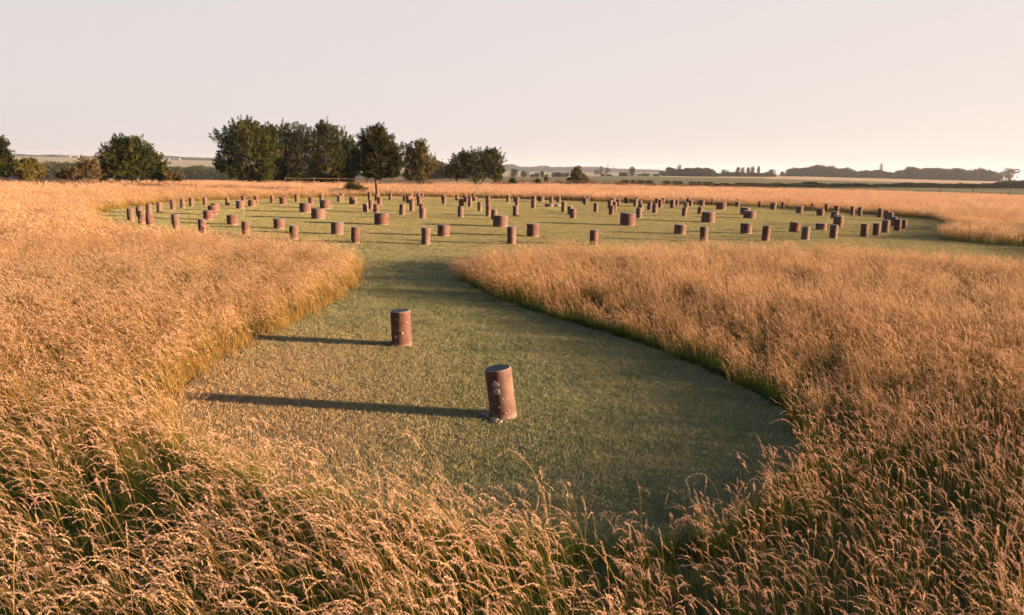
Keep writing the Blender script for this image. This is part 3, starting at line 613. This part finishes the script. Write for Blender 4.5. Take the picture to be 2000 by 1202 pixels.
# ------------------------------------------------------------------ trees and bushes
def leaf_quads(mb, pos, size, r, mi=0, up=.35, tint=None, asp=.62):
    n_ = len(pos); nn = r.normal(0, 1, (n_, 3)); nn[:, 2] += up; nn /= np.linalg.norm(nn, axis=1)[:, None]
    a = np.cross(nn, r.normal(0, 1, (n_, 3))); a /= np.linalg.norm(a, axis=1)[:, None]; b = np.cross(nn, a)
    s_ = (size * r.uniform(.6, 1.35, n_))[:, None] if np.isscalar(size) else (size * r.uniform(.6, 1.3, n_))[:, None]
    v = np.concatenate([pos - a * s_ * .5, pos + b * s_ * .5 * asp, pos + a * s_ * .5, pos - b * s_ * .5 * asp]); k = np.arange(n_)
    t = r.random(n_) if tint is None else tint
    mb.add(v, np.stack([k, k + n_, k + 2 * n_, k + 3 * n_], 1), mi, np.concatenate([t, t, t, t]))
def crown_tree(name, lab, cat, grp, dist, trunk_u, lobes, leafm, seed, twigs=420, per=46, leaf=.13, spike=1.0, fill=.35, trunk_r=.16, ntr=1, fork=.3, depth=1.0, spread=.125, tl=1.0, skirt=False):
    r = np.random.default_rng(seed); bx, by = at(trunk_u, dist); bz = float(tz(bx, by)); B = np.array([bx, by, bz])
    L_ = []
    for (u, v, ru, rv) in lobes:
        x, y = at(u, dist); k = dist / F; z = zat(u, v, dist)
        oy = r.normal(0, .25) * ru * k * depth
        L_.append((np.array([x, y + oy, z]) - B, np.array([ru * k, ru * k * depth, rv * k]) * .87))
    root = empty(name, B); tag(root, lab, cat, grp)
    area = np.array([l[1][0] * l[1][2] for l in L_]) ** .85; pr = area / area.sum()
    mbT = MB(); top = min(l[0][2] - l[1][2] * .2 for l in L_); hf = max(.6, top * (1 if fork is None else fork + .2))
    forks = []
    for k in range(ntr):
        off = np.array([r.normal(0, .28), r.normal(0, .28), 0]) * (ntr > 1); lean = np.array([r.normal(0, .16), r.normal(0, .1), 0]) * (2.0 if ntr > 1 else .25)
        pts = [off + np.array([0, 0, -.1]), off + lean * hf * .3 + np.array([0, 0, hf * .35]), off + lean * hf + np.array([0, 0, hf])]
        mbT.tube(pts, [trunk_r * 1.35, trunk_r, trunk_r * .8], 10, cap=False); forks.append(pts[-1])
    cents = []
    for c, a in L_:
        f_ = min(forks, key=lambda q_: np.linalg.norm(q_ - c)); m_ = (f_ + c) / 2 + r.normal(0, .25, 3); mbT.tube([f_, m_, c], [trunk_r * .75, trunk_r * .5, trunk_r * .25], 7); cents.append(c)
        for _ in range(5):
            d = r.normal(0, 1, 3); d /= np.linalg.norm(d); d[2] = abs(d[2]) * .8; e_ = c + d * a * .8; mbT.tube([c * .6 + m_ * .4, (c + e_) / 2 + r.normal(0, .1, 3), e_], [trunk_r * .32, trunk_r * .2, .02], 5)
    mb = MB()
    for _ in range(int(twigs * 1.25)):
        i = r.choice(len(L_), p=pr); c, a = L_[i]; d = r.normal(0, 1, 3); d /= np.linalg.norm(d)
        if not skirt and d[2] < -.75: d[2] *= -.3
        s0 = r.uniform(.25, .86) if r.random() < .45 else r.uniform(.72, .95)
        p0 = c + d * a * s0; dr_ = d * .8 + np.array([0, 0, .45]) * spike + r.normal(0, .35, 3); dr_ /= np.linalg.norm(dr_)
        l_ = tl * r.uniform(.45, 1.0) * (1.35 if r.random() < .12 else 1) * min(1.2, .35 + .35 * min(a[0], a[2])) * 1.05
        mbT.tube([p0 - dr_ * .3, p0 + dr_ * l_ * .5, p0 + dr_ * l_], [.022, .014, .006], 3, cap=False)
        if p0[2] + dr_[2] * l_ < .1: continue
        m_ = int(per * r.uniform(.8, 1.7)); t = r.uniform(0, 1.03, m_) ** .9; sp = spread * (1.25 - t * .75)[:, None]
        pos = p0 + dr_ * (t * l_)[:, None] + r.normal(0, 1, (m_, 3)) * sp; br = r.uniform(-.38, .38)
        leaf_quads(mb, pos, leaf * 1.15, r, tint=np.clip(r.random(m_) * .7 + .15 + br, 0, 1))
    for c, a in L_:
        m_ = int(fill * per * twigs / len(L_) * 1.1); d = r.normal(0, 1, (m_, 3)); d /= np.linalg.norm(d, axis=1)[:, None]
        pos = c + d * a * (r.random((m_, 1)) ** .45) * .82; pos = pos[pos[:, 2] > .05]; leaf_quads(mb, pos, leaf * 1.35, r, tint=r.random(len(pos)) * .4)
    mbT.build('trunk', [m_bark], root); mb.build('crown', [leafm], root); return root
G1 = 'hawthorn trees along the far fence'
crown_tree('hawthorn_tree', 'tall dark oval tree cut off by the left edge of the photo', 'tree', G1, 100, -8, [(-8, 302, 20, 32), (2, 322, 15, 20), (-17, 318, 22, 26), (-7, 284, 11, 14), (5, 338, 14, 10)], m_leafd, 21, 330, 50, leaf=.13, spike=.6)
crown_tree('hawthorn_bush', 'low golden green bush beside the tree at the left edge', 'bush', G1, 92, 54, [(46, 330, 13, 13), (62, 326, 12, 12), (54, 336, 20, 11), (40, 340, 10, 8), (72, 336, 7, 8)], m_leafg, 22, 190, 42, leaf=.12, skirt=True, trunk_r=.07, ntr=3)
crown_tree('scrub_bush', 'loose brownish scrub sprawling left of the big rounded bush', 'bush', G1, 96, 155, [(150, 330, 14, 14), (170, 326, 16, 16), (132, 340, 16, 9), (185, 336, 14, 14), (115, 343, 8, 5), (160, 343, 22, 8)], m_scrub, 23, 200, 34, leaf=.11, skirt=True, trunk_r=.05, ntr=3, fill=.2)
crown_tree('hawthorn_bush', 'large rounded bush with ragged branches standing alone on the left', 'bush', G1, 98, 262, [(248, 296, 34, 28), (218, 312, 28, 26), (275, 300, 28, 26), (300, 325, 22, 26), (212, 334, 24, 18), (258, 328, 42, 26), (236, 284, 16, 15), (310, 340, 14, 14)], m_leaf, 24, 620, 48, leaf=.125, skirt=True, trunk_r=.12, ntr=3, spike=.8)
crown_tree('scrub_bush', 'small low brown scrub at the right foot of the rounded bush', 'bush', G1, 96, 338, [(332, 346, 10, 7), (348, 348, 10, 5)], m_scrub, 25, 60, 30, leaf=.11, skirt=True, trunk_r=.04)
crown_tree('hawthorn_tree', 'leftmost and broadest tree of the clump, bright green crown', 'tree', G1, 108, 492, [(492, 272, 44, 36), (460, 282, 30, 30), (520, 284, 30, 32), (486, 256, 26, 22), (446, 318, 26, 22), (500, 308, 38, 26), (515, 336, 22, 18), (430, 324, 14, 10), (530, 262, 16, 20), (478, 336, 20, 14), (505, 346, 22, 12), (462, 340, 18, 12)], m_leaf, 26, 900, 50, leaf=.135, skirt=True, trunk_r=.16, ntr=3)
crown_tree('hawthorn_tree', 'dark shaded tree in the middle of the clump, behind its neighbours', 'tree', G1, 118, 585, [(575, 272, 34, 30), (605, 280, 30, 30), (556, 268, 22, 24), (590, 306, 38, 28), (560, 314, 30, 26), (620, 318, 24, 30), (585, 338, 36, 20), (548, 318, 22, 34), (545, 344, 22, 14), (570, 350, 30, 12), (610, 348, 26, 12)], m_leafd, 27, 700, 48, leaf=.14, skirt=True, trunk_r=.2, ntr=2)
crown_tree('hawthorn_tree', 'third tree of the clump with a spiky peak and lit lower branches', 'tree', G1, 109, 655, [(640, 272, 26, 32), (664, 286, 28, 32), (632, 254, 13, 16), (650, 318, 34, 32), (682, 300, 18, 32), (620, 330, 20, 22), (668, 338, 26, 16), (690, 330, 12, 20), (640, 350, 24, 10), (678, 348, 18, 12), (697, 316, 14, 34)], m_leaf, 28, 760, 48, leaf=.13, skirt=True, trunk_r=.15, ntr=3, spike=1.3)
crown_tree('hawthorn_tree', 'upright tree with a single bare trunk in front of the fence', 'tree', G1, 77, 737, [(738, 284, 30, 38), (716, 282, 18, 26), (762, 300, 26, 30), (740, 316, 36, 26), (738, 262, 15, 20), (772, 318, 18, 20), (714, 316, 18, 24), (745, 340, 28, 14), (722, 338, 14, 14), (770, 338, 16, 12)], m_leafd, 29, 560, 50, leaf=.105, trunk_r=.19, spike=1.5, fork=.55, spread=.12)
crown_tree('hawthorn_tree', 'smaller olive tree right of the single trunked tree', 'tree', G1, 106, 818, [(816, 300, 20, 24), (808, 320, 26, 24), (834, 322, 22, 20), (815, 338, 28, 14), (824, 290, 12, 16), (800, 300, 12, 20), (812, 346, 28, 10)], m_leafg, 30, 440, 46, skirt=True, leaf=.125, trunk_r=.11, ntr=2, spike=1.1)
crown_tree('hawthorn_bush', 'wide spiky bush standing alone right of the clump', 'bush', G1, 112, 930, [(900, 322, 24, 22), (930, 316, 30, 24), (960, 318, 24, 24), (888, 336, 20, 16), (925, 338, 40, 18), (966, 338, 20, 18), (960, 300, 16, 12), (908, 308, 14, 12)], m_leaf, 31, 600, 46, leaf=.125, trunk_r=.09, ntr=4, spike=1.2, skirt=True)
crown_tree('bramble_bush', 'low dark bramble in the grass left of the bare trunk', 'bush', None, 80, 690, [(690, 370, 12, 8), (704, 374, 10, 6), (682, 366, 9, 7)], m_leafd, 32, 90, 34, leaf=.09, skirt=True, trunk_r=.03)
crown_tree('thorn_bush', 'small conical thorn bush behind the fence near the middle', 'bush', None, 150, 1130, [(1128, 340, 12, 11), (1134, 350, 16, 9), (1118, 352, 12, 6), (1128, 332, 6, 6), (1146, 355, 9, 4)], m_leafg, 33, 170, 40, leaf=.17, skirt=True, trunk_r=.06, tl=.8)
for i, (u, v, ru, rv, lab) in enumerate([(1001, 353, 6, 6, 'tiny round bush just right of the wide spiky bush'), (1051, 355, 3.5, 4, 'tiny bush on the fence line, second from the spiky bush'), (1066, 350, 2.5, 2.5, 'tiny dark bush out in the green field')]):
    crown_tree('tiny_bush', lab, 'bush', None, 118 if i < 2 else 170, u, [(u, v, ru, rv), (u + 1, v + rv * .5, ru * 1.1, rv * .7)], m_leafd, 40 + i, 40, 30, leaf=.12, skirt=True, trunk_r=.03, tl=.5)

# ------------------------------------------------------------------ post and rail fence along the field edge
FP = [(556, 104.5, 0), (612, 105, 0), (660, 106, 1), (716, 107, 1), (774, 111, 1), (845, 116, 1), (893, 118, 0), (950, 120, 0), (1022, 123, 0), (1098, 126, 1), (1148, 128, 1), (1240, 132, 1), (1300, 134, 0), (1375, 137, 0), (1446, 139, 1), (1518, 142, 0), (1568, 144, 0), (1618, 145, 1), (1667, 146, 1), (1718, 147, 1), (1776, 148, 1), (1838, 148, 1), (1904.5, 147, 1), (1977, 146, 1), (2056, 145, 1), (2140, 144, 1)]
fence = empty('rail_fence', (*at(1100, 126), 0)); tag(fence, 'weathered post and rail fence along the far edge of the meadow', 'fence'); fo = np.array(fence.location)
tops = []
for i, (u, d, vis) in enumerate(FP):
    x, y = at(u, d); z = float(tz(x, y)); hh = 1.35 if u < 1500 else 1.62; s_ = .07; lx = random.gauss(0, .05) + (.10 if u > 1600 and i % 3 == 0 else 0)
    m_ = MB(); m_.tube([(x - fo[0], y - fo[1], z - .2), (x - fo[0] + lx, y - fo[1], z + hh)], [s_, s_ * .9], 8); m_.build('fence_post', [m_wood], fence); tops.append((x - fo[0] + lx * .85, y - fo[1], z + hh - .14))
for i in range(len(tops) - 1):
    for dz in (0, -.55):
        m_ = MB(); a, b = np.array(tops[i]), np.array(tops[i + 1]); a = a + [0, -.1, dz]; b = b + [0, -.1, dz]; m_.tube([a, (a + b) / 2 + [0, 0, random.gauss(0, .03)], b], [.038, .036, .038], 6); m_.build('rail', [m_wood], fence)
# brown docks and weeds along the fence
mb = MB(); r = np.random.default_rng(8)
us = r.uniform(960, 1520, 2600); ds = np.interp(us, [p[0] for p in FP], [p[1] for p in FP]) + r.normal(-.6, .9, 2600)
hh = .75 + .35 * noise2(us, us * 0, 4, .15) + r.normal(0, .15, 2600)
for u, d, h_ in zip(us, ds, hh):
    if h_ < .5: continue
    x, y = at(u, d); k = 9; z_ = r.random(k) ** .7 * h_ * 1.15; leaf_quads(mb, np.stack([x + r.normal(0, .07, k), y + r.normal(0, .07, k), z_ + .1], 1), .13, r, up=-.2)
n = NT('dock_weed'); c = n.ramp(n.attr('tint'), [(0, (.07, .03, .022)), (1, (.20, .095, .06))]); m_dock = n.leafy(c, .2)
tag(mb.build('dock_weeds', [m_dock]), 'ragged strip of brown dock weeds along the fence', 'weeds', kind='stuff')

# ------------------------------------------------------------------ hedges, far trees and woods
def blob_leaves(mb, x, y, z0, h, wd, r, size, n_, conical=0., mi=0):
    k = max(2, int(3 + r.integers(0, 4))); per = n_ // k
    for j in range(k):
        hz = r.uniform(.35, .78) if j else .6; rad = wd * r.uniform(.28, .42) * (1 - conical * hz)
        c = np.array([x + r.normal(0, wd * .2), y + r.normal(0, wd * .2), z0 + h * hz]); a = np.array([rad, rad, h * (1 - hz) if j else h * .4])
        d = r.normal(0, 1, (per, 3)); d /= np.linalg.norm(d, axis=1)[:, None]; pos = c + d * a * r.uniform(.55, 1.08, (per, 1)); b_ = r.uniform(-.35, .35)
        leaf_quads(mb, pos, size, r, mi, tint=np.clip(r.random(per) * .7 + .1 + b_, 0, 1), asp=.8)
    d = r.random((n_ // 3, 1)) ; pos = np.stack([x + r.normal(0, wd * .25, n_ // 3), y + r.normal(0, wd * .25, n_ // 3), z0 + r.uniform(0, .5, n_ // 3) * h], 1); leaf_quads(mb, pos, size, r, mi, tint=r.random(n_ // 3) * .6, asp=.8)
def far_tree(u, vt, vb, wpx, d, lab, seed, cat='tree', grp='single trees in the far fields', con=0.):
    r = np.random.default_rng(seed); x, y = at(u, d); z = min(float(tz(x, y)), zat(u, vb, d)); h = zat(u, vt, d) - z; wd = wpx / F * d
    root = empty('field_tree', (x, y, z)); tag(root, lab, cat, grp)
    mb = MB(); blob_leaves(mb, 0, 0, 0, h, wd, r, max(.5, wd * .085), 900, con); mb.build('crown', [m_farleaf], root)
    mt = MB(); mt.tube([(0, 0, -.3), (0, 0, h * .35), (.2, 0, h * .7)], [wd * .05, wd * .035, wd * .015], 7); mt.build('trunk', [m_bark], root)
TR = [(1003, 330, 345, 18, 'broad round tree in the far field right of the spiky bush'), (1024, 334, 345, 12, 'medium tree left of the centre field, beside the broad round one'),
 (1040, 341, 346, 9, 'low dark shrub tree between two far trees left of centre'), (1049.5, 338, 344, 7, 'small pale tree standing back in the far field'), (1060, 335, 346, 9, 'pointed small tree in the far field, left of centre'), (1068, 341, 346, 5, 'tiny tree at the right foot of the pointed one'),
 (1083, 337, 346, 10, 'leftmost tree of the short far row left of the thorn bush'), (1091, 337, 345, 6, 'slender tree in the short far row'), (1099, 338, 345, 9, 'third tree of the short far row'), (1106, 337, 345, 7, 'tree at the right end of the short far row'),
 (1178, 339.5, 346, 7, 'small dark tree just right of the thorn bush'), (1192, 341, 346, 11, 'low spreading tree left of the tall oval one'), (1213, 337, 345.5, 7, 'small tree immediately left of the tall oval one, farther off'), (1221, 337, 346, 13, 'bushy tree touching the tall oval one on its left'),
 (1234, 325.5, 346, 14, 'tall oval tree standing alone near the pylons'), (1165, 332, 338, 10, 'round tree on the rise behind the thorn bush'), (1174, 324.5, 337, 9, 'taller tree on the rise behind the thorn bush'), (1184, 328, 337, 9, 'rightmost tree on the rise below the pylons'),
 (1262, 341, 347, 16, 'low dark thicket right of the tall oval tree'), (1283, 342, 347, 14, 'low dark thicket left of the long wood')]
for i, (u, vt, vb, wp, lab) in enumerate(TR): far_tree(u, vt, vb, wp, 560 if vb > 340 else 900, lab, 60 + i, con=.5 if 'pointed' in lab else 0)
TR2 = [(1441, 326.5, 344, 10, 700, 'first of the tall narrow trees in the gap on the right'), (1450, 327, 344, 8, 700, 'second tall narrow tree in the gap on the right'), (1461, 327, 344, 8, 700, 'small topped tree between the narrow pair and the leaning one'),
 (1469, 325, 344, 7, 700, 'thin wispy tree left of the leaning slender one'), (1481.5, 324.5, 343, 7, 700, 'slender tree with a small high crown above its neighbours'), (1504, 330.5, 345, 15, 700, 'round tree at the right end of the middle belt'),
 (1416, 331, 341, 12, 720, 'round tree alone between two woods on the right'), (1527, 334.5, 341, 8, 820, 'small round tree before the long wood on the right'), (1719, 320, 345, 8, 800, 'very tall thin tree sticking out of the right wood'),
 (1970, 328.5, 350, 22, 760, 'lone airy tree past the right end of the wood'), (1952, 336, 350, 12, 770, 'smaller tree left of the lone airy tree'), (1326, 321.5, 335, 10, 660, 'tree with a round top above the left part of the wood')]
for i, (u, vt, vb, wp, d, lab) in enumerate(TR2): far_tree(u, vt, vb, wp, d, lab, 90 + i, grp='tall trees of the right hand woods', con=.2)
def wood(name, lab, prof, d0, d1, step, vb, seed, leaf=.9, wd=6.0, hmin=None, mats=None, per=240, kind='stuff', rag=6, und=1.6, usc=.32, slant=0.0):
    """a far wood: many crowns side by side and in depth whose tops follow the height profile prof [(u, v_top)]"""
    r = np.random.default_rng(seed); mb = MB(); u0, u1 = prof[0][0], prof[-1][0]; k = int((u1 - u0) / step)
    for j in range(k):
        u = r.uniform(u0, u1); d = r.uniform(d0, d1) + max(0, u - 1500) * slant; vt = np.interp(u, [p[0] for p in prof], [p[1] for p in prof]) + und * (.6 + float(noise2(u, 0.0, seed, usc))) + abs(r.normal(0, .9)) + (r.uniform(0, 1) ** 1.5 * rag if r.random() < .65 else 0)
        x, y = at(u, d); z = min(float(tz(x, y)), zat(u, vb(u) if callable(vb) else vb, d)); top = zat(u, vt, d); h = top - z
        if h < .5: continue
        hb = 0 if h < 14 else h - 14; blob_leaves(mb, x, y, z + hb, h - hb, wd * r.uniform(.7, 1.2), r, leaf, per)
    o = mb.build(name, mats or [m_farleaf]); tag(o, lab, 'wood' if kind == 'stuff' else 'hedge', kind=kind); return o
wood('far_wood', 'dense dark wood with a flat top right of the centre', [(1296, 333), (1302, 328), (1310, 325), (1318, 330), (1335, 329), (1345, 327), (1362, 326), (1380, 328), (1390, 330), (1397, 337)], 640, 690, .9, 344, 1)
wood('far_wood', 'low belt of trees in the gap on the right', [(1400, 341), (1410, 337), (1422, 334), (1428, 338), (1440, 334), (1455, 338), (1465, 336), (1480, 338), (1500, 336), (1510, 341)], 690, 740, .9, 344.5, 2)
wood('far_wood', 'wood left of the very tall thin tree on the right', [(1538, 338), (1545, 329), (1555, 325), (1562, 331), (1570, 325), (1580, 327), (1592, 320), (1602, 321), (1615, 326), (1624, 322), (1632, 327), (1643, 328), (1650, 326), (1662, 330), (1668, 336), (1680, 332), (1700, 332), (1712, 331), (1728, 333), (1742, 337)], 780, 850, .8, lambda u: 343 + (u - 1540) * .012, 3, leaf=1.0, wd=8)
wood('far_wood', 'longest wood, running to the right edge of the photo', [(1744, 338), (1752, 333), (1764, 331), (1776, 323), (1790, 327), (1798, 331), (1808, 326), (1822, 328), (1834, 325), (1842, 330), (1866, 327), (1880, 331), (1895, 333), (1912, 326.5), (1925, 331), (1938, 334), (1946, 342)], 780, 850, .8, lambda u: 345 + (u - 1744) * .02, 4, leaf=1.0, wd=8)
wood('valley_wood', 'dark wood in the hollow behind the left hand bushes', [(60, 322), (90, 314), (120, 316), (145, 314), (170, 316), (200, 316), (260, 320), (320, 322), (345, 321), (365, 324), (385, 322), (410, 323), (440, 326), (560, 330)], 430, 620, .45, 346, 5, leaf=.6, wd=9, per=260, rag=14, und=4.0, usc=.12)
wood('valley_wood', 'dark trees in the gap between clump and spiky bush', [(842, 320), (852, 309), (860, 316), (872, 322), (890, 326)], 260, 300, .8, 350, 6, leaf=.55, wd=5, per=260)
wood('ridge_wood', 'blue grey line of woods on the left hand skyline', [(-60, 300), (30, 301), (80, 304), (100, 302), (150, 304.5), (200, 306), (300, 303), (330, 305), (360, 307), (420, 309)], 2350, 2500, .6, lambda u: 306 + (u - 30) * .012, 7, leaf=3.5, wd=22, per=90, und=.3, rag=1.2)
wood('ridge_wood', 'blue grey wood along the skyline right of the spiky bush', [(984, 323), (992, 320.5), (1002, 321), (1010, 326), (1040, 326), (1064, 323.5), (1075, 326), (1100, 326), (1140, 325.5), (1170, 326), (1200, 329), (1260, 331), (1290, 332)], 2300, 2500, .6, lambda u: 335 + (u - 1040) * .01, 8, leaf=3.5, wd=22, per=90, und=.3, rag=1.2)
wood('field_hedge', 'thin hedge across the pale field near the horizon', [(1235, 338.5), (1260, 339), (1300, 340)], 900, 920, .8, 342, 9, leaf=.9, wd=6, per=80, kind='thing')
# near dark hedge beyond the fence on the right
wood('field_hedge', 'long dark hedge beyond the fence on the right', [(1398, 360), (1412, 357), (1430, 359), (1450, 356.5), (1480, 357), (1500, 359), (1520, 356), (1540, 359), (1560, 357), (1590, 354.5), (1610, 359), (1640, 357), (1660, 358), (1675, 356.5), (1700, 360), (1730, 357.5), (1745, 359), (1775, 355), (1790, 358), (1815, 356), (1840, 359), (1870, 357.5), (1900, 358), (1930, 358.5), (1948, 358), (2060, 356)], 186, 192, .5, lambda u: 368, 10, leaf=.2, wd=2.0, per=380, mats=[m_hedge], kind='thing', rag=4, und=1.4, usc=.25, slant=.2)
wood('field_hedge', 'darker taller hedge at the right edge of the photo', [(1940, 357), (1955, 353.5), (1970, 352.5), (2000, 352), (2060, 351)], 385, 392, .6, 363, 11, leaf=.3, wd=3, per=300, mats=[m_hedge], kind='thing')
for i, (u, wp, vt, lab) in enumerate([(1222, 14, 356.5, 'leftmost low dark bush beyond the fence'), (1240, 9, 358, 'second low dark bush beyond the fence'), (1252, 12, 357, 'third low bush beyond the fence, wider'), (1271, 13, 356.5, 'fourth low dark bush beyond the fence'), (1303, 12, 356.8, 'low dark bush beyond the fence before the field widens'), (1325, 15, 357, 'low wide bush beyond the fence below the dense wood'), (1354, 14, 359, 'flat bush beyond the fence left of the long hedge'), (1367, 7, 358, 'small rounded bush beyond the fence left of the long hedge'), (1385, 18, 361, 'flat bush beyond the fence touching the long hedge')]):
    r = np.random.default_rng(200 + i); d = 190; x, y = at(u, d); z = float(tz(x, y)); h = max(.8, zat(u, vt, d) - z); mb = MB()
    blob_leaves(mb, 0, 0, 0, h, wp / F * d, r, .22, 700); o = mb.build('low_bush', [m_hedge], loc=(x, y, z)); tag(o, lab, 'bush', 'low bushes beyond the fence')

# pylons on the skyline, white sheds on the left ridge
def pylon(u, vt, d, lab):
    x, y = at(u, d); z = float(tz(x, y)) - 1; h = zat(u, vt, d) - z; mb = MB(); b = h * .09
    for sx, sy in ((-1, -1), (1, -1), (1, 1), (-1, 1)): mb.tube([(sx * b, sy * b, 0), (sx * b * .3, sy * b * .3, h * .6), (0, 0, h)], [.32, .26, .18], 4)
    for k in range(7):
        t0, t1 = k / 7 * .9, (k + 1) / 7 * .9; w0, w1_ = b * (1 - t0), b * (1 - t1)
        for sy in (-1, 1): mb.tube([(-w0, sy * w0, t0 * h), (w1_, sy * w1_, t1 * h)], [.14, .14], 4); mb.tube([(w0, sy * w0, t0 * h), (-w1_, sy * w1_, t1 * h)], [.14, .14], 4)
    for zz, ww in ((.66, 5.5), (.78, 4.6), (.9, 3.6)): mb.tube([(-ww, 0, h * zz), (0, 0, h * zz + .9), (ww, 0, h * zz)], [.18, .3, .18], 4)
    tag(mb.build('pylon', [m_steel], loc=(x, y, z)), lab, 'pylon', 'pylons on the skyline')
pylon(1187, 314.5, 2300, 'taller left pylon of the two on the skyline'); pylon(1198.5, 321.5, 2500, 'shorter right pylon of the two on the skyline')
for i, (u, v, wp, lab) in enumerate([(128, 305.2, 16, 'white shed on the left ridge, nearest the golden bush'), (148, 305.4, 10, 'white shed on the left ridge, second from the left'), (166, 305.8, 14, 'white shed on the left ridge, third from the left'), (182, 306.2, 8, 'small white shed touching the big bush on the ridge'), (322, 308.4, 16, 'pale shed on the ridge just right of the rounded bush'), (345, 308.7, 12, 'pale shed on the ridge left of the row of ridge trees')]):
    d = 2250; x, y = at(u, d); z = zat(u, v + 1.2, d); L_ = wp / F * d; g0 = float(tz(x, y)); root = empty('white_shed', (x, y, g0)); b0 = 0.0
    tag(root, lab, 'shed', 'white sheds on the ridge'); mb = MB(); mb.box((-L_ / 2, -5, 0), (L_ / 2, 5, b0 + 3.2)); mb.build('wall', [m_shed], root)
    m2 = MB(); m2.add([(-L_ / 2 - .3, -5.4, b0 + 3.2), (L_ / 2 + .3, -5.4, b0 + 3.2), (L_ / 2 + .3, 5.4, b0 + 3.2), (-L_ / 2 - .3, 5.4, b0 + 3.2), (-L_ / 2 - .3, 0, b0 + 4.6), (L_ / 2 + .3, 0, b0 + 4.6)], [(0, 1, 5, 4), (2, 3, 4, 5), (0, 3, 2, 1)]); m2.n = m2.n
    m2.f.append(np.array([(0, 4, 3), (1, 2, 5)])); m2.m.append(np.zeros(2, int)); m2.build('roof', [m_roof], root)

# ------------------------------------------------------------------ haze
if HAZE > 0:
    mb = MB(); mb.box((-5200, -400, -22), (5200, 7000, 48)); m = bpy.data.materials.new('haze'); m.use_nodes = True; t = m.node_tree; t.nodes.clear()
    o_ = t.nodes.new('ShaderNodeOutputMaterial'); pvn = t.nodes.new('ShaderNodeVolumePrincipled'); pvn.inputs['Density'].default_value = HAZE; pvn.inputs['Color'].default_value = (.74, .82, .95, 1); pvn.inputs['Anisotropy'].default_value = .3
    t.links.new(pvn.outputs[0], o_.inputs['Volume']); tag(mb.build('haze', [m]), 'thin summer haze over the far fields', 'haze', kind='stuff')
